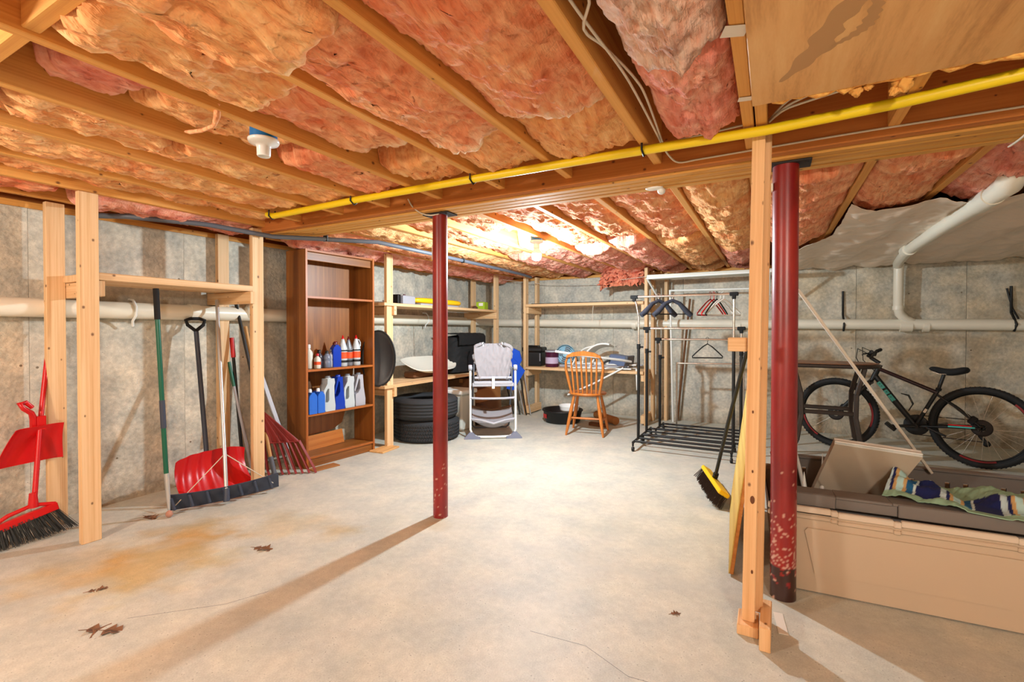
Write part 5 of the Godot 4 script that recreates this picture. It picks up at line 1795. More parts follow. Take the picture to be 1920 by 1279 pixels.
func desk_chair():
	var t := local_thing("windsor_chair", "honey oak windsor chair with its spindle back towards the camera", "chair", P(-1.83, 0, 5.17), 0.17)
	var b := B.new()
	b.lathe(Vector3(0, 0.432, 0), [[0, 0.0], [0.16, 0.0], [0.205, 0.012], [0.215, 0.024], [0.205, 0.036], [0.15, 0.034], [0, 0.028]], 36)
	obj("seat", b, M.oak, t)
	for s in [-1, 1]:
		for f in [-1, 1]:
			b = B.new()
			var top := Vector3(s * 0.13, 0.435, f * 0.12)
			var bot := Vector3(s * 0.205, 0.002, f * 0.20)
			b.tube([bot, bot.lerp(top, 0.12), bot.lerp(top, 0.35), bot.lerp(top, 0.6), bot.lerp(top, 0.8), top], [0.011, 0.015, 0.019, 0.021, 0.017, 0.014], 12)
			obj("leg", b, M.oak, t)
	for s in [-1, 1]:
		b = B.new()
		b.tube([Vector3(s * 0.18, 0.15, -0.172), Vector3(s * 0.172, 0.16, 0), Vector3(s * 0.18, 0.15, 0.172)], [0.009, 0.014, 0.009], 10)
		obj("stretcher", b, M.oak, t)
	b = B.new()
	b.tube([Vector3(-0.172, 0.16, 0), Vector3(0, 0.16, 0), Vector3(0.172, 0.16, 0)], [0.009, 0.014, 0.009], 10)
	obj("stretcher", b, M.oak, t)
	b = B.new()
	b.tube([Vector3(-0.16, 0.19, 0.16), Vector3(0, 0.19, 0.16), Vector3(0.16, 0.19, 0.16)], [0.009, 0.013, 0.009], 10)
	obj("stretcher", b, M.oak, t)
	for k in 6:
		var u := (k + 0.5) / 6.0 * 2 - 1
		b = B.new()
		var p0 := Vector3(u * 0.145, 0.46, 0.165 - 0.02 * u * u)
		var p1 := Vector3(u * 0.17, 0.875 - 0.02 * u * u, 0.275 - 0.03 * u * u)
		b.tube([p0, p0.lerp(p1, 0.3), p0.lerp(p1, 0.6), p1], [0.009, 0.013, 0.011, 0.008], 10)
		obj("spindle", b, M.oak, t)
	for s in [-1, 1]:
		b = B.new()
		b.tube([Vector3(s * 0.155, 0.455, 0.14), Vector3(s * 0.185, 0.62, 0.18), Vector3(s * 0.205, 0.74, 0.21), Vector3(s * 0.20, 0.82, 0.235), Vector3(s * 0.175, 0.875, 0.25)], [0.012, 0.017, 0.015, 0.013, 0.011], 12)
		obj("back_post", b, M.oak, t)
	b = B.new()
	b.ext(PackedVector2Array([Vector2(-0.19, 0.868), Vector2(-0.10, 0.885), Vector2(0, 0.892), Vector2(0.10, 0.885), Vector2(0.19, 0.868), Vector2(0.185, 0.89), Vector2(0.12, 0.925), Vector2(0, 0.943), Vector2(-0.12, 0.925), Vector2(-0.185, 0.89)]), Transform3D(Basis(Vector3.RIGHT, 0.2), Vector3(0, 0.017, 0.095)), 0.02)
	obj("crest_rail", b, M.oak, t)

func rack(label: String, xl: float, xr: float, d: float, joint: float, top: float, dl: float):
	var t := thing("garment_rack", label, "garment rack", P((xl + xr) / 2, 0, d), "garment racks")
	var foot := 0.21
	for x in [xl, xr]:
		var b := B.new()
		b.tube([P(x, 0.09, d), P(x, joint, d)], 0.0145, 12)
		obj("lower_post", b, M.black, t)
		b = B.new()
		var lean := dl if x == xl else 0.0
		b.tube([P(x, joint - 0.02, d), P(x, lerpf(joint, top, 0.6), d), P(x + lean * 0.5, lerpf(joint, top, 0.85), d), P(x + lean, top - 0.01, d)], 0.0105, 12)
		obj("upper_post", b, M.chrome, t)
		b = B.new()
		b.tube([P(x, joint - 0.02, d), P(x, joint + 0.03, d)], 0.019, 12)
		b.tube([P(x + 0.02, joint, d), P(x + 0.045, joint, d)], 0.01, 8)
		obj("collar", b, M.black_soft, t)
		b = B.new()
		b.box(P(x + lean, top, d), Vector3(0.075, 0.035, 0.034), Basis.IDENTITY, 0.006)
		b.box(P(x + lean + (0.0), top - 0.028, d), Vector3(0.034, 0.04, 0.034), Basis.IDENTITY, 0.006)
		obj("top_bracket", b, M.black_soft, t)
		b = B.new()
		b.tube([P(x, 0.085, d - foot), P(x, 0.085, d + foot)], 0.0125, 10)
		obj("foot_bar", b, M.black, t)
		for s in [-1, 1]:
			b = B.new()
			b.tube([P(x, 0.085, d + s * foot), P(x, 0.05, d + s * foot)], 0.010, 8)
			b.lathe(P(x - 0.012, 0.0235, d + s * foot), [[0, 0.0], [0.018, 0.0], [0.0225, 0.004], [0.0225, 0.02], [0.018, 0.024], [0, 0.024]], 16, Vector3.RIGHT)
			obj("caster", b, M.black, t)
	var b := B.new()
	b.tube([P(xl + dl - 0.02, top, d), P(xr + 0.03, top, d)], 0.0115, 12)
	obj("hanging_rail", b, M.chrome, t)
	for s in [-0.16, 0.0, 0.16]:
		b = B.new()
		b.tube([P(xl, 0.088, d + s), P(xr, 0.088, d + s)], 0.0105, 10)
		obj("base_rail", b, M.black, t)

func suit_hanger(label: String, at: Vector3, turn: float):
	var t := local_thing("suit_hanger", label, "hanger", at, turn, "")
	var b := B.new()
	b.tube([Vector3(-0.19, -0.20, 0), Vector3(-0.15, -0.17, 0), Vector3(-0.07, -0.085, 0), Vector3(0, -0.055, 0), Vector3(0.07, -0.085, 0), Vector3(0.15, -0.17, 0), Vector3(0.19, -0.20, 0)], [0.024, 0.028, 0.02, 0.017, 0.02, 0.028, 0.024], 10)
	obj("shoulders", b, mat("hanger_grey", Color(0.20, 0.22, 0.27), 0.5), t)
	b = B.new()
	b.tube([Vector3(-0.15, -0.188, 0), Vector3(0.15, -0.188, 0)], 0.005, 6)
	obj("trouser_bar", b, M.black, t)
	hook(t, M.chrome)

func hook(t: Node3D, m: Material):
	var b := B.new()
	b.tube([Vector3(0, -0.06, 0), Vector3(0, -0.03, 0), Vector3(0.016, -0.008, 0), Vector3(0.010, 0.012, 0), Vector3(-0.006, 0.016, 0), Vector3(-0.017, 0.004, 0)], 0.0028, 6)
	obj("hook", b, m, t)

func thin_hanger(label: String, at: Vector3, turn: float, m: Material, w := 0.2, group := "") -> Node3D:
	var t := local_thing("hanger", label, "hanger", at, turn, group)
	var b := B.new()
	b.tube([Vector3(0, -0.055, 0), Vector3(-w * 0.3, -0.085, 0), Vector3(-w * 0.75, -0.15, 0), Vector3(-w, -0.19, 0), Vector3(-w * 0.98, -0.205, 0), Vector3(-w * 0.85, -0.205, 0), Vector3(w * 0.85, -0.205, 0), Vector3(w * 0.98, -0.205, 0), Vector3(w, -0.19, 0), Vector3(w * 0.75, -0.15, 0), Vector3(w * 0.3, -0.085, 0)], 0.0065, 8, true)
	obj("triangle", b, m, t)
	hook(t, m)
	return t

func racks():
	rack("black garment rack with chrome rail, nearest of three nested racks", -1.165, -0.30, 4.80, 1.0, 1.50, -0.045)
	rack("black garment rack with chrome rail, middle of three nested racks", -1.165, -0.255, 5.16, 0.94, 1.185, 0.0)
	rack("black garment rack with chrome rail, farthest of three nested racks", -1.095, -0.27, 5.50, 0.86, 1.065, -0.02)
	suit_hanger("grey padded suit hanger at the left end of the nearest rack rail", P(-0.97, 1.512, 4.80), 0.75)
	suit_hanger("grey padded suit hanger, second from the left on the nearest rack rail", P(-0.84, 1.512, 4.80), 0.60)
	thin_hanger("red hanger, leftmost of the bunch on the nearest rack", P(-0.50, 1.512, 4.80), 1.05, M.red_dull, 0.19)
	thin_hanger("red hanger, middle one of the bunch on the nearest rack", P(-0.47, 1.512, 4.80), 1.1, M.red, 0.19)
	thin_hanger("dark hanger between the red and the white hangers", P(-0.445, 1.512, 4.80), 1.15, M.black, 0.19)
	thin_hanger("white hanger beside the red hangers on the nearest rack", P(-0.415, 1.512, 4.80), 1.0, M.white, 0.19)
	thin_hanger("white hanger closest to the right bracket of the nearest rack", P(-0.385, 1.512, 4.80), 0.8, M.white, 0.19)
	thin_hanger("black hanger with clips alone on the farthest rack rail", P(-0.60, 1.075, 5.50), 0.35, M.black, 0.155)
	# closet corner beyond the racks
	var t := thing("closet_shelf", "white closet shelf with slanted brackets high behind the garment racks", "shelf", P(-0.7, 1.79, 5.85))
	var b := B.new()
	b.box(P(-0.62, 1.80, 5.87), Vector3(1.34, 0.03, 0.36), Basis.IDENTITY, 0.004)
	obj("board", b, M.white_off, t)
	for q in [[-1.29, -1.22], [-0.02, -0.02]]:
		b = B.new()
		b.bar(P(q[0], 1.78, 5.70), P(q[1], 1.56, 6.02), 0.02, 0.02)
		obj("bracket", b, M.white, t)
	b = B.new()
	b.tube([P(-1.29, 1.775, 5.70), P(0.05, 1.79, 5.70)], 0.014, 12)
	obj("front_rail", b, M.white, t)
	b = B.new()
	b.uo = Vector2(0.3, 0.2)
	b.bar(P(-1.19, 0.0, 6.38), P(-1.19, 1.9, 6.38), 0.11, 0.038, Vector3.RIGHT)
	meta(obj("batten", b, M.stud), "dim upright batten on the far wall behind the racks' left end", "batten")
	t = thing("tension_stand", "thin white clothes stand with a tall pole behind the garment racks", "clothes stand", P(-1.08, 0, 6.25))
	b = B.new()
	b.tube([P(-1.09, 0.0, 6.30), P(-1.09, 1.65, 6.05)], 0.012, 10)
	obj("pole", b, M.white, t)
	b = B.new()
	b.tube([P(-1.10, 1.648, 6.05), P(-0.10, 1.638, 6.05)], 0.010, 10)
	obj("arm", b, M.white, t)
	b = B.new()
	b.tube([P(-0.90, 1.56, 6.36), P(-1.05, 0.01, 6.36)], 0.013, 8)
	meta(obj("dark_pole", b, M.card_dark), "thin dark pole leaning on the far wall between the racks", "pole")
	b = B.new()
	b.tube([P(-0.95, 0.785, 5.72), P(-0.26, 0.80, 5.72)], 0.010, 8)
	b.tube([P(-0.95, 0.0, 5.72), P(-0.95, 0.80, 5.72)], 0.010, 8)
	b.tube([P(-0.26, 0.0, 5.72), P(-0.26, 0.80, 5.72)], 0.010, 8)
	meta(obj("low_rail_frame", b, M.chrome), "low chrome rail frame standing behind the farthest garment rack", "frame")

func plywood_and_broom():
	var nb2 := P(-0.182, 0.0, 2.49)
	var fb := P(-0.246, 0.0, 3.50)
	var up := Vector3(0.123, 0.98, 0)
	var t := thing("plywood_sheet", "greenish plywood sheet leaning behind the wooden post", "plywood", P(-0.2, 0, 3.0))
	var b := B.new()
	b.smooth()
	var x := (fb - nb2)
	var L := x.length()
	var bx := x.normalized()
	var by := up.normalized()
	var bz := bx.cross(by).normalized()
	by = bz.cross(bx)
	var m := nb2.lerp(fb, 0.5) + up * 0.5 + bz * 0.012
	b.box(m + Vector3(0, 0.012, 0), Vector3(L, up.length(), 0.006), Basis(bx, by, bz), 0.002)
	obj("face_veneer", b, M.green_ply, t)
	b = B.new()
	b.box(m + bz * 0.011 + Vector3(0, 0.012, 0), Vector3(L, up.length(), 0.016), Basis(bx, by, bz), 0.002)
	obj("core", b, M.rough_ply_edge, t)
	# push broom
	t = thing("push_broom", "yellow push broom with black handle leaning on the plywood sheet", "broom", P(-0.35, 0, 3.65))
	var a0 := P(-0.262, 0.105, 3.37)
	var a1 := P(-0.435, 0.105, 3.93)
	var tilt := Vector3(0.55, 0.83, 0)
	b = B.new()
	b.bar(a0, a1, 0.075, 0.03, tilt, 0.008)
	obj("block", b, M.yellow, t)
	var br := RandomNumberGenerator.new()
	br.seed = 5
	b = B.new()
	for i in 520:
		var u := br.randf()
		var w := br.randf_range(-0.033, 0.033)
		var side := Vector3(0.83, -0.55, 0)
		var p0 := a0.lerp(a1, u) + side * w - tilt * 0.012
		var p1 := p0 - tilt * 0.088 + Vector3(br.randf_range(-0.006, 0.006), 0, br.randf_range(-0.006, 0.006)) + side * w * 0.3
		p1.y = maxf(p1.y, 0.002)
		b.quad(p0 - Vector3(0, 0, 0.0016), p0 + Vector3(0, 0, 0.0016), p1 + Vector3(0, 0, 0.0016), p1 - Vector3(0, 0, 0.0016))
		b.quad(p0 - side * 0.0016, p0 + side * 0.0016, p1 + side * 0.0016, p1 - side * 0.0016)
	obj("bristles", b, mat("bristle_brown", Color(0.24, 0.17, 0.13), 0.8), t).set_meta("kind", "stuff")
	b = B.new()
	b.tube([P(-0.345, 0.12, 3.65), P(-0.24, 0.58, 3.38), P(-0.117, 1.08, 3.10)], 0.012, 12)
	obj("handle", b, mat("handle_black", Color(0.10, 0.085, 0.06), 0.5), t)
	b = B.new()
	b.tube([P(-0.352, 0.10, 3.665), P(-0.335, 0.16, 3.63)], 0.019, 12)
	obj("socket", b, M.black, t)

func bicycle():
	var t := local_thing("bicycle", "black mountain bike with teal and red accents against the far wall", "bicycle", P(1.573, 0, 5.442), PI - 0.2958)
	var R := 0.345
	for w in [[0.0, "rear"], [1.035, "front"]]:
		var s: float = w[0]
		var c := Vector3(s, R, 0)
		var hb0 := B.new()
		hb0.lathe(c, [[0.006, -0.065], [0.006, -0.05], [0.022, -0.034], [0.026, -0.028], [0.016, -0.02], [0.016, 0.02], [0.026, 0.028], [0.022, 0.034], [0.006, 0.05], [0.006, 0.065]], 16, Vector3.BACK)
		var wh := obj("wheel", hb0, M.black, t)
		var b := B.new()
		var prof := []
		for k in 17:
			var a := TAU * k / 16
			prof.append([R - 0.026 + 0.026 * cos(a), 0.026 * sin(a)])
		b.lathe(c, prof, 64, Vector3.BACK)
		for k in 72:
			for q in [-1, 1]:
				var a = TAU * (k + 0.5 * (q + 1) / 2) / 72
				b.box(c + Vector3(cos(a), sin(a), 0) * (R - 0.003) + Vector3(0, 0, q * 0.011), Vector3(0.008, 0.013, 0.014), Basis(Vector3.BACK, a), 0.001)
		obj("tyre", b, M.rubber, wh)
		b = B.new()
		b.lathe(c, [[R - 0.052, -0.012], [R - 0.046, -0.013], [R - 0.062, -0.008], [R - 0.066, 0.0], [R - 0.062, 0.008], [R - 0.046, 0.013], [R - 0.052, 0.012], [R - 0.052, -0.012]], 64, Vector3.BACK)
		obj("rim", b, M.black, wh)
		for arc in ([4.4, 2.3] if s == 0.0 else [2.7, 5.3]):
			b = B.new()
			for k in 8:
				var a: float = arc + k * 0.1
				var a2 := a + 0.1
				var p := func(an: float, r: float, z: float) -> Vector3: return c + Vector3(cos(an) * r, sin(an) * r, z)
				for z in [-0.0145, 0.0145]:
					b.quad(p.call(a, R - 0.062, z), p.call(a, R - 0.047, z), p.call(a2, R - 0.047, z), p.call(a2, R - 0.062, z))
			obj("rim_decal", b, mat("rim_red", Color(0.50, 0.04, 0.07), 0.4), wh)
		for k in 28:
			b = B.new()
			var a := TAU * k / 28
			var sd := 1.0 if k % 2 else -1.0
			var ah := a + (0.55 if (k / 2) % 2 else -0.55)
			b.tube([c + Vector3(cos(ah) * 0.022, sin(ah) * 0.022, sd * 0.026), c + Vector3(cos(a), sin(a), 0) * (R - 0.062)], 0.0016, 5, false, false)
			obj("spoke", b, M.spoke, wh)
		b = B.new()
		b.lathe(c, [[0.03, -0.040], [0.055, -0.040], [0.07, -0.040], [0.07, -0.042], [0.055, -0.042], [0.03, -0.042]], 32, Vector3.BACK)
		obj("brake_disc", b, M.steel_dark, wh)
		b = B.new()
		b.box(c + Vector3(0.055 if s == 0 else -0.055, 0.06, -0.048), Vector3(0.05, 0.07, 0.04), Basis(Vector3.BACK, 0.6), 0.01)
		obj("brake_caliper", b, M.black_soft, t)
	# frame
	var bb := Vector3(0.43, 0.30, 0)
	var sc := Vector3(0.283, 0.625, 0)
	var ht := Vector3(0.70, 0.825, 0)
	var hb := Vector3(0.738, 0.725, 0)
	var f := func(n: String, pts: Array, r, m: Material):
		var b := B.new()
		b.tube(pts, r, 14)
		obj(n, b, m, t)
	f.call("seat_tube", [bb, sc + Vector3(-0.006, 0.02, 0)], 0.0165, M.black)
	f.call("down_tube", [bb, bb.lerp(hb, 0.5), hb + Vector3(-0.006, 0.012, 0)], [0.02, 0.026, 0.022], M.black)
	f.call("top_tube", [sc + Vector3(0, -0.012, 0), ht + Vector3(0.004, -0.022, 0)], 0.0175, mat("frame_maroon", Color(0.16, 0.03, 0.04), 0.3))
	f.call("head_tube", [hb + Vector3(0.006, -0.016, 0), ht + Vector3(-0.006, 0.016, 0)], 0.023, M.black)
	for z in [-1, 1]:
		f.call("chain_stay", [bb + Vector3(-0.03, 0, z * 0.03), Vector3(0.22, 0.325, z * 0.052), Vector3(0.005, R, z * 0.062)], 0.0105, M.black)
		f.call("seat_stay", [sc + Vector3(0.002, -0.03, z * 0.012), Vector3(0.16, 0.50, z * 0.045), Vector3(0.005, R + 0.01, z * 0.062)], 0.0085, M.black)
		f.call("fork_leg", [Vector3(0.775, 0.66, z * 0.055), Vector3(0.90, 0.50, z * 0.056), Vector3(1.03, R, z * 0.058)], [0.017, 0.021, 0.014], M.black)
	f.call("fork_crown", [Vector3(0.77, 0.665, -0.07), Vector3(0.768, 0.675, 0), Vector3(0.77, 0.665, 0.07)], 0.021, M.black)
	f.call("steerer", [hb, Vector3(0.768, 0.672, 0)], 0.018, M.black)
	# decals on the camera side of the tubes
	var dt := (hb - bb).normalized()
	for q in [[0.50, 0.62], [0.64, 0.72], [0.755, 0.89]]:
		var b := B.new()
		b.bar(bb.lerp(hb, q[0]) + Vector3(0, 0, -0.0235), bb.lerp(hb, q[1]) + Vector3(0, 0, -0.0235), 0.034, 0.004, Vector3(0, 0, 1), 0.001)
		obj("teal_decal", b, M.teal, t)
	for q in [[0.575, 0.3], [0.68, -0.4], [0.80, 0.5], [0.845, -0.3]]:
		var b := B.new()
		var c: Vector3 = bb.lerp(hb, q[0]) + Vector3(0, 0, -0.0262)
		b.bar(c - dt * 0.009 + Vector3(0, 0.010, 0), c + dt * 0.011 - Vector3(0, 0.007, 0), 0.006, 0.001, Vector3(0, 0, 1), 0.0002)
		obj("letter_stroke", b, M.black, t)
	var bq := B.new()
	bq.bar(Vector3(0.21, 0.334, -0.066), Vector3(0.04, 0.345, -0.075), 0.012, 0.003, Vector3(0, 0, 1), 0.001)
	obj("stay_decal", bq, M.teal, t)
	bq = B.new()
	bq.bar(Vector3(0.21, 0.349, -0.062), Vector3(0.06, 0.355, -0.072), 0.010, 0.003, Vector3(0, 0, 1), 0.001)
	obj("stay_stripe", bq, M.red, t)
	bq = B.new()
	bq.bar(Vector3(0.372, 0.428, -0.0175), Vector3(0.355, 0.462, -0.0175), 0.02, 0.002, Vector3(0, 0, 1), 0.0005)
	obj("seat_tube_label", bq, M.paper, t)
	# saddle and post
	f.call("seat_post", [sc, Vector3(0.243, 0.775, 0)], 0.0138, M.black)
	f.call("seat_clamp", [sc + Vector3(-0.004, 0.008, 0), sc + Vector3(-0.009, 0.03, 0)], 0.021, M.black_soft)
	bq = B.new()
	bq.grid(24, 20, func(i, j):
		var a = TAU * (i % 24) / 24.0
		var u = j / 20.0
		var hw: float = lerpf(0.072, 0.02, smoothstep(0.15, 0.75, u)) * sqrt(maxf(0.0, 1 - pow(absf(2 * u - 1), 6)))
		var th: float = 0.026 * sqrt(maxf(0.0, 1 - pow(absf(2 * u - 1), 4)))
		var top: float = 0.012 * cos(u * PI * 2.0) - 0.008 * u
		return Vector3(lerpf(0.075, 0.345, u), 0.822 + top + th * sin(a) - (0.018 if sin(a) < 0 else 0.0) * (1 - u) * absf(sin(a)), hw * cos(a)))
	obj("saddle", bq, M.black_soft, t)
	for z in [-1, 1]:
		f.call("saddle_rail", [Vector3(0.12, 0.80, z * 0.02), Vector3(0.17, 0.785, z * 0.022), Vector3(0.27, 0.783, z * 0.02), Vector3(0.32, 0.80, z * 0.012)], 0.0035, M.chrome)
	# cockpit
	f.call("stem", [ht + Vector3(-0.004, 0.03, 0), Vector3(0.768, 0.908, 0)], 0.017, M.black)
	f.call("handlebar", [Vector3(0.71, 0.975, -0.31), Vector3(0.74, 0.955, -0.16), Vector3(0.765, 0.912, -0.05), Vector3(0.765, 0.912, 0.05), Vector3(0.75, 0.955, 0.16), Vector3(0.73, 0.975, 0.31)], 0.0115, M.black)
	for z in [-1, 1]:
		f.call("grip", [Vector3(0.715 if z < 0 else 0.732, 0.973, z * 0.30), Vector3(0.735 if z < 0 else 0.745, 0.961, z * 0.19)], 0.0165, M.black_soft)
		f.call("brake_lever", [Vector3(0.745, 0.955, z * 0.15), Vector3(0.80, 0.945, z * 0.17), Vector3(0.79, 0.94, z * 0.25)], 0.006, M.black)
		f.call("shifter", [Vector3(0.75, 0.95, z * 0.13), Vector3(0.76, 0.925, z * 0.16)], 0.016, M.black)
	f.call("brake_hose", [Vector3(0.75, 0.94, -0.15), Vector3(0.86, 0.99, -0.05), Vector3(0.88, 0.90, 0.0), Vector3(0.80, 0.74, -0.03)], 0.0035, M.black)
	f.call("brake_hose", [Vector3(0.74, 0.94, 0.15), Vector3(0.84, 1.0, 0.05), Vector3(0.82, 0.88, -0.03), Vector3(0.73, 0.78, -0.03)], 0.0035, M.black)
	# crankset
	bq = B.new()
	bq.lathe(bb, [[0.0, 0.045], [0.05, 0.045], [0.088, 0.046], [0.093, 0.048], [0.088, 0.051], [0.05, 0.052], [0.0, 0.052]], 40, Vector3.BACK)
	obj("chainring", bq, M.black, t)
	f.call("bottom_bracket", [bb + Vector3(0, 0, -0.05), bb + Vector3(0, 0, 0.05)], 0.024, M.black)
	f.call("crank_arm", [bb + Vector3(0, 0, -0.055), bb + Vector3(0.165, -0.012, -0.075)], [0.016, 0.011], M.black)
	f.call("crank_arm", [bb + Vector3(0, 0, 0.065), bb + Vector3(-0.165, 0.012, 0.08)], [0.016, 0.011], M.black)
	for q in [[0.165, -0.012, -0.125], [-0.165, 0.012, 0.125]]:
		bq = B.new()
		bq.box(bb + Vector3(q[0], q[1], q[2]), Vector3(0.095, 0.024, 0.085), Basis(Vector3.BACK, 0.7 if q[0] > 0 else -0.25), 0.006)
		obj("pedal", bq, M.black, t)
	f.call("chain", [bb + Vector3(0, 0.09, 0.048), Vector3(0, R + 0.05, 0.045)], 0.004, M.steel_dark)
	f.call("chain", [bb + Vector3(-0.02, -0.088, 0.048), Vector3(-0.02, R - 0.13, 0.045)], 0.004, M.steel_dark)
	bq = B.new()
	bq.lathe(Vector3(0, R, 0), [[0.02, 0.034], [0.055, 0.034], [0.055, 0.037], [0.045, 0.040], [0.045, 0.044], [0.03, 0.048], [0.02, 0.05]], 32, Vector3.BACK)
	obj("cassette", bq, M.steel_dark, t)
	f.call("derailleur_cage", [Vector3(0.03, R - 0.06, 0.06), Vector3(-0.03, R - 0.14, 0.058)], 0.014, M.black)
	bq = B.new()
	bq.lathe(Vector3(-0.03, R - 0.145, 0.052), [[0, 0.0], [0.024, 0.0], [0.026, 0.005], [0.024, 0.01], [0, 0.01]], 16, Vector3.BACK)
	obj("jockey_wheel", bq, M.black, t)
	f.call("bottle_cage", [bb.lerp(hb, 0.26) + Vector3(-0.03, 0.02, 0), bb.lerp(hb, 0.34) + Vector3(-0.085, 0.05, -0.03), bb.lerp(hb, 0.46) + Vector3(-0.09, 0.075, -0.03), bb.lerp(hb, 0.5) + Vector3(-0.05, 0.07, 0), bb.lerp(hb, 0.46) + Vector3(-0.09, 0.075, 0.03), bb.lerp(hb, 0.34) + Vector3(-0.085, 0.05, 0.03), bb.lerp(hb, 0.26) + Vector3(-0.03, 0.02, 0)], 0.004, M.black)
	f.call("kickstand", [bb + Vector3(-0.08, 0.0, -0.05), Vector3(0.22, 0.245, -0.07)], [0.011, 0.009], M.black)

func table_and_stick():
	var t := thing("patio_table", "dark brown oval table with bowed metal legs in front of the bicycle", "table", P(0.45, 0, 5.05))
	var b := B.new()
	var poly := PackedVector2Array()
	for k in 25:
		var a := -PI / 2 + PI * k / 24
		poly.append(Vector2(0.585 + 0.22 * cos(a), 0.22 * sin(a)))
	for k in 13:
		var a := PI / 2 + PI * k / 12
		poly.append(Vector2(0.20 + 0.12 * cos(a), 0.22 * sin(a)))
	var tf := Transform3D(Basis(Vector3.RIGHT, -PI / 2), P(0, 0.868, 5.06))
	b.ext(poly, tf, 0.036)
	obj("top", b, M.dark_top, t)
	b = B.new()
	var rim := []
	for p in poly:
		rim.append(tf * Vector3(p.x, p.y, -0.004))
	b.tube(rim, 0.018, 8, true)
	obj("rim", b, mat("bronze", Color(0.17, 0.12, 0.09), 0.4), t)
	for q in [[0.21, -1, 1.0], [0.66, 1, -1.0]]:
		for s in [-1, 1]:
			b = B.new()
			var x: float = q[0]
			var k: float = q[2]
			var d: float = 5.06 + s * 0.15
			b.bar(P(x - k * 0.03, 0.85, d), P(x + k * 0.025, 0.62, d), 0.034, 0.042, Vector3.FORWARD, 0.006)
			b.bar(P(x + k * 0.025, 0.63, d), P(x + k * 0.03, 0.42, d + s * 0.01), 0.034, 0.042, Vector3.FORWARD, 0.006)
			b.bar(P(x + k * 0.03, 0.43, d + s * 0.01), P(x - k * 0.005, 0.20, d + s * 0.03), 0.034, 0.042, Vector3.FORWARD, 0.006)
			b.bar(P(x - k * 0.005, 0.21, d + s * 0.03), P(x - k * 0.09, 0.004, d + s * 0.06), 0.034, 0.042, Vector3.FORWARD, 0.006)
			obj("leg", b, mat("bronze", Color.WHITE), t)
	for s in [-1, 1]:
		b = B.new()
		b.bar(P(0.24, 0.46, 5.06 + s * 0.155), P(0.63, 0.46, 5.06 + s * 0.155), 0.03, 0.035, Vector3.UP, 0.006)
		obj("stretcher", b, mat("bronze", Color.WHITE), t)
	b = B.new()
	b.bar(P(0.105, 1.36, 2.53), P(0.707, 0.463, 3.10), 0.034, 0.012, Vector3(0.8, 0.55, 0.0), 0.002)
	meta(obj("white_stick", b, M.paper), "long flat white stick leaning diagonally from the grey tub to the column", "stick")

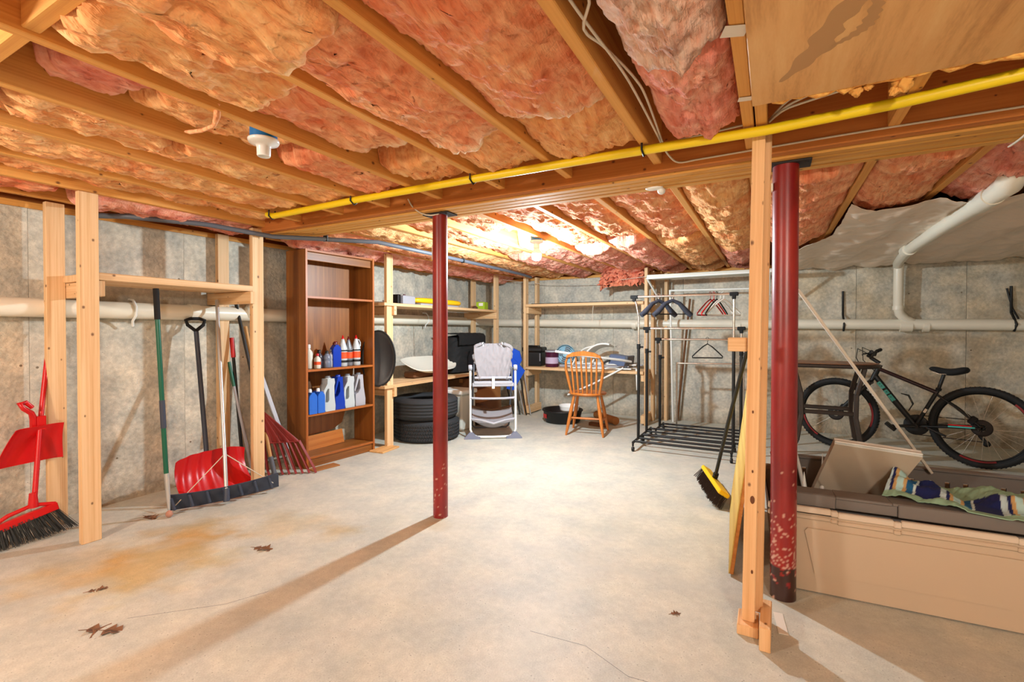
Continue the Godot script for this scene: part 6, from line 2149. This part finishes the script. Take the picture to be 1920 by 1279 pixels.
func tubs():
	var th := -0.053
	var t := local_thing("tan_tub", "tan plastic pet kennel half standing on the floor at the lower right", "tub", P(0.03, 0, 2.50), 0.053)
	# local: x along the front, z towards the camera
	var L := 1.35
	var Wd := 0.66
	var H := 0.36
	var wall := func(x0: float, x1: float, z0: float, z1: float, flx: float, flz: float, m: Material):
		pass
	var b := B.new()
	# four sloping walls and a floor
	var bot := [Vector3(0, 0.006, 0), Vector3(L, 0.006, 0), Vector3(L, 0.006, -Wd), Vector3(0, 0.006, -Wd)]
	var top := [Vector3(-0.03, H, 0.03), Vector3(L + 0.03, H, 0.03), Vector3(L + 0.03, H, -Wd - 0.03), Vector3(-0.03, H, -Wd - 0.03)]
	b.flat()
	for k in 4:
		var k2 := (k + 1) % 4
		b.quad(bot[k], bot[k2], top[k2], top[k])
		var o: Vector3 = Vector3(L / 2, 0, -Wd / 2)
		var ins := func(v: Vector3) -> Vector3: return v + Vector3(signf(o.x - v.x) * 0.006, 0, signf(o.z - v.z) * 0.006)
		b.quad(ins.call(top[k]), ins.call(top[k2]), ins.call(bot[k2]), ins.call(bot[k]))
	b.quad(bot[3], bot[2], bot[1], bot[0])
	b.quad(bot[0] + Vector3(0, 0.006, 0), bot[1] + Vector3(0, 0.006, 0), bot[2] + Vector3(0, 0.006, 0), bot[3] + Vector3(0, 0.006, 0))
	obj("shell", b, M.tan, t)
	# stepped double rim along the front
	var steps := [[-0.04, 0.20, 0.0], [0.20, 0.225, -0.006], [0.225, 0.42, -0.014], [0.42, 0.445, -0.022], [0.445, 0.80, -0.012], [0.80, 0.83, -0.018], [0.83, L + 0.04, -0.026]]
	for k in 2:
		b = B.new()
		for s in steps:
			b.bar(Vector3(s[0], H + 0.022 + s[2] * 0.6 - k * 0.034, 0.034 - k * 0.006), Vector3(s[1] + 0.001, H + 0.022 + s[2] * 0.6 - k * 0.034, 0.034 - k * 0.006), 0.022, 0.026 - 0.008 * k, Vector3.UP, 0.004)
		obj("rim_lip", b, M.tan_pale if k == 0 else M.tan, t)
	b = B.new()
	b.bar(Vector3(L + 0.035, H + 0.01, 0.03), Vector3(L + 0.035, H + 0.01, -Wd - 0.03), 0.022, 0.03, Vector3.UP, 0.004)
	b.bar(Vector3(-0.03, H + 0.01, -Wd - 0.03), Vector3(L + 0.03, H + 0.01, -Wd - 0.03), 0.022, 0.03, Vector3.UP, 0.004)
	obj("rim_lip", b, M.tan, t)
	# raised panel on the front wall
	var slope := atan2(0.03, H - 0.006)
	b = B.new()
	b.ext(PackedVector2Array([Vector2(0.105, 0.285), Vector2(0.145, 0.095), Vector2(L - 0.13, 0.095), Vector2(L - 0.09, 0.285), Vector2(L - 0.10, 0.30), Vector2(0.115, 0.30)]), Transform3D(Basis(Vector3.RIGHT, slope), Vector3(0, 0.0, 0.0035)), 0.006)
	obj("front_panel", b, M.tan, t)
	# grey vented half nested in it
	t = local_thing("grey_tub", "dark grey vented kennel half nested inside the tan one", "tub", P(0.05, 0, 2.53), 0.053)
	b = B.new()
	var L2 := 1.31
	for s in [[-0.02, 0.20, 0.0], [0.20, 0.42, -0.010], [0.42, L2, 0.0]]:
		b.bar(Vector3(s[0], 0.418, 0.035 + s[2]), Vector3(s[1], 0.418, 0.035 + s[2]), 0.012, 0.055, Vector3.UP, 0.004)
	for s in [[-0.02, 0.20, 0.0], [0.20, 0.40, 0.012], [0.40, L2, 0.0]]:
		b.bar(Vector3(s[0], 0.441, -0.012), Vector3(s[1], 0.441, -0.012), 0.095 + s[2], 0.012, Vector3.UP, 0.003)
	obj("near_flange", b, M.tub_grey, t)
	b = B.new()
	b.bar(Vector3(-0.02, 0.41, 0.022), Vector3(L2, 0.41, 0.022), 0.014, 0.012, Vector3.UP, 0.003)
	obj("painted_gap_shadow", b, M.black, t)  # black strip painting the shade under the flange
	b = B.new()
	b.box(Vector3(L2 / 2, 0.24, -0.055), Vector3(L2, 0.40, 0.006))
	b.box(Vector3(L2 / 2, 0.05, -0.30), Vector3(L2, 0.006, 0.5))
	b.box(Vector3(0.0, 0.25, -0.30), Vector3(0.006, 0.40, 0.52))
	b.box(Vector3(L2, 0.25, -0.30), Vector3(0.006, 0.40, 0.52))
	obj("inner_shell", b, M.tub_grey, t)
	var cs := CSGBox3D.new()
	cs.name = "vented_wall"
	cs.size = Vector3(L2, 0.42, 0.008)
	cs.material = M.tub_grey
	t.add_child(cs, true)
	cs.position = Vector3(L2 / 2, 0.255, -0.565)
	for x in [0.145, 0.62, 0.69, 0.76, 0.83, 0.90, 0.97, 1.04, 1.11, 1.18]:
		for y in [0.135, 0.072, 0.009]:
			var sl := CSGBox3D.new()
			sl.name = "slot"
			sl.operation = CSGShape3D.OPERATION_SUBTRACTION
			sl.size = Vector3(0.02, 0.046, 0.05)
			sl.material = M.black
			cs.add_child(sl, true)
			sl.position = Vector3(x - L2 / 2, y, 0)
	b = B.new()
	b.bar(Vector3(-0.02, 0.468, -0.575), Vector3(L2, 0.468, -0.575), 0.05, 0.012, Vector3.UP, 0.004)
	obj("far_flange", b, M.tub_grey, t)
	# pale panel standing in the tub
	t = thing("pale_panel", "pale tan plastic lid standing tilted inside the grey tub", "lid", P(0.35, 0.06, 2.85))
	var q := [P(0.180, 0.30, 2.92), P(0.465, 0.27, 2.92), P(0.594, 0.611, 2.72), P(0.268, 0.633, 2.72)]
	b = B.new()
	b.flat()
	var nrm := Vector3(0.05, 0.40, -0.90).normalized() * 0.05
	for fl in [false, true]:
		var pts := []
		for p in q:
			pts.append(p + nrm if fl else p)
		if fl:
			b.quad(pts[1], pts[0], pts[3], pts[2])
		else:
			b.quad(pts[0], pts[1], pts[2], pts[3])
	for k in 4:
		var k2 := (k + 1) % 4
		if k == 2: continue
		b.quad(q[k], q[k] + nrm, q[k2] + nrm, q[k2])
	obj("face", b, mat("lid_tan", Color(0.76, 0.70, 0.62), 0.5), t)
	b = B.new()
	b.quad(q[2], q[2] + nrm, q[3] + nrm, q[3])
	b.bar(q[3] + nrm * 0.5 + Vector3(0, 0.002, 0), q[2] + nrm * 0.5 + Vector3(0, 0.002, 0), 0.04, 0.006, Vector3.UP, 0.002)
	obj("painted_lit_edge", b, M.white, t)  # whiter than the face: light on the edge painted in
	for s in [[P(0.232, 0.40, 2.88), P(0.236, 0.54, 2.91), "white tapering spike sticking up left of the pale lid"], [P(0.14, 0.42, 3.05), P(0.09, 0.66, 3.10), "white tapering spike beside the right column"], [P(0.15, 0.40, 2.75), P(0.147, 0.475, 2.755), "tiny white spike poking over the near flange of the grey tub"]]:
		b = B.new()
		var p0: Vector3 = s[0]
		var p1: Vector3 = s[1]
		b.tube([p0 - (p1 - p0) * 1.4, p0, p1], [0.014, 0.010, 0.001], 10)
		meta(obj("white_spike", b, M.white), s[2], "spike")
	# striped towel over the right end
	t = thing("striped_towel", "blue, white and green striped towel draped over the grey tub", "towel", P(0.75, 0.40, 2.65))
	var nz := FastNoiseLite.new()
	nz.seed = 14
	nz.frequency = 2.2
	b = B.new()
	b.sheet(260, 44, func(i, j):
		var u = i / 260.0
		var v = j / 44.0
		var near := P(lerpf(0.43, 1.15, u), lerpf(0.456, 0.40, smoothstep(0.6, 1.0, u)), lerpf(2.60, 2.38, u) - 0.03 * smoothstep(0.5, 1, u))
		var far := P(lerpf(0.60, 1.2, u), 0.43, lerpf(3.0, 2.70, u))
		var p: Vector3 = near.lerp(far, v)
		p.y += 0.075 * sin(PI * v) * (0.6 + 0.5 * sin(u * 9.0 + v * 4.0)) + 0.03 * nz.get_noise_2d(u * 2, v * 1.5) + 0.02 * sin(u * 23.0 + v * 6.0) * sin(PI * v)
		p.y = maxf(p.y, 0.456 if p.z > -2.64 else 0.38)
		return p, 0.004, func(i, j):
		var u = i / 260.0
		var v = j / 44.0
		var k := fposmod(u * 4.0 + 0.2 * v, 1.0)
		var navy := Color(0.05, 0.13, 0.35)
		var c := navy
		if k < 0.10: c = Color(0.75, 0.85, 0.88)
		elif k < 0.16: c = navy
		elif k < 0.22: c = Color(0.78, 0.64, 0.42)
		elif k < 0.34: c = Color(0.70, 0.86, 0.86)
		elif k < 0.40: c = Color(0.78, 0.64, 0.42)
		elif k < 0.52: c = Color(0.10, 0.36, 0.55)
		elif k < 0.57: c = Color(0.80, 0.88, 0.88)
		if v < 0.07 or v > 0.52 + 0.12 * sin(u * 7.0):
			c = Color(0.56, 0.69, 0.58)
		return lin(c))
	obj("cloth", b, M.printed_cloth, t)

func oak_leaf(label: String, at: Vector3, turn: float, sc: float, sd: int):
	var r := RandomNumberGenerator.new()
	r.seed = sd
	var t := local_thing("oak_leaf", label, "leaf", at, turn)
	var half := []
	var n := 9
	for k in n:
		var u := float(k) / (n - 1)
		var w := (0.36 if k % 2 == 1 else 0.13) * sin(PI * (0.12 + 0.8 * u)) * r.randf_range(0.8, 1.15)
		half.append([u, w])
	var b := B.new()
	b.smooth()
	var curl := func(u: float, w: float) -> Vector3:
		return Vector3(u - 0.5, 0.012 + 0.5 * w * w + 0.10 * sin(u * 7.0 + sd) * absf(w) * 2.0 + 0.02 * sin(u * 11.0), w) * sc
	for s in [-1.0, 1.0]:
		for k in n - 1:
			var a: Vector3 = curl.call(half[k][0], 0.0)
			var e: Vector3 = curl.call(half[k + 1][0], 0.0)
			var f: Vector3 = curl.call(half[k + 1][0] + 0.06, s * half[k + 1][1])
			var g: Vector3 = curl.call(half[k][0] + 0.06, s * half[k][1])
			b.quad(a, e, f, g)
	obj("blade", b, M.leaf, t)
	b = B.new()
	b.tube([Vector3(-0.72, 0.004, 0.03) * sc, Vector3(-0.5, 0.014, 0) * sc, Vector3(0.45, 0.016, 0.0) * sc], 0.0012, 5)
	obj("stem", b, M.leaf, t)

func floor_litter():
	oak_leaf("dry brown oak leaf, largest and nearest on the left floor", P(-2.29, 0, 0.865), 0.45, 0.135, 1)
	oak_leaf("small dry leaf between the two larger oak leaves on the left", P(-2.67, 0, 0.99), 1.0, 0.07, 2)
	oak_leaf("dry brown oak leaf lying below the roof rake in the open floor", P(-2.39, 0, 1.60), 0.2, 0.11, 3)
	oak_leaf("dry leaf at the foot of the green pole tool", P(-3.40, 0, 1.53), 0.0, 0.12, 4)
	oak_leaf("leaf fragment on the floor left of the timber post", P(-0.34, 0, 2.05), 0.6, 0.045, 5)
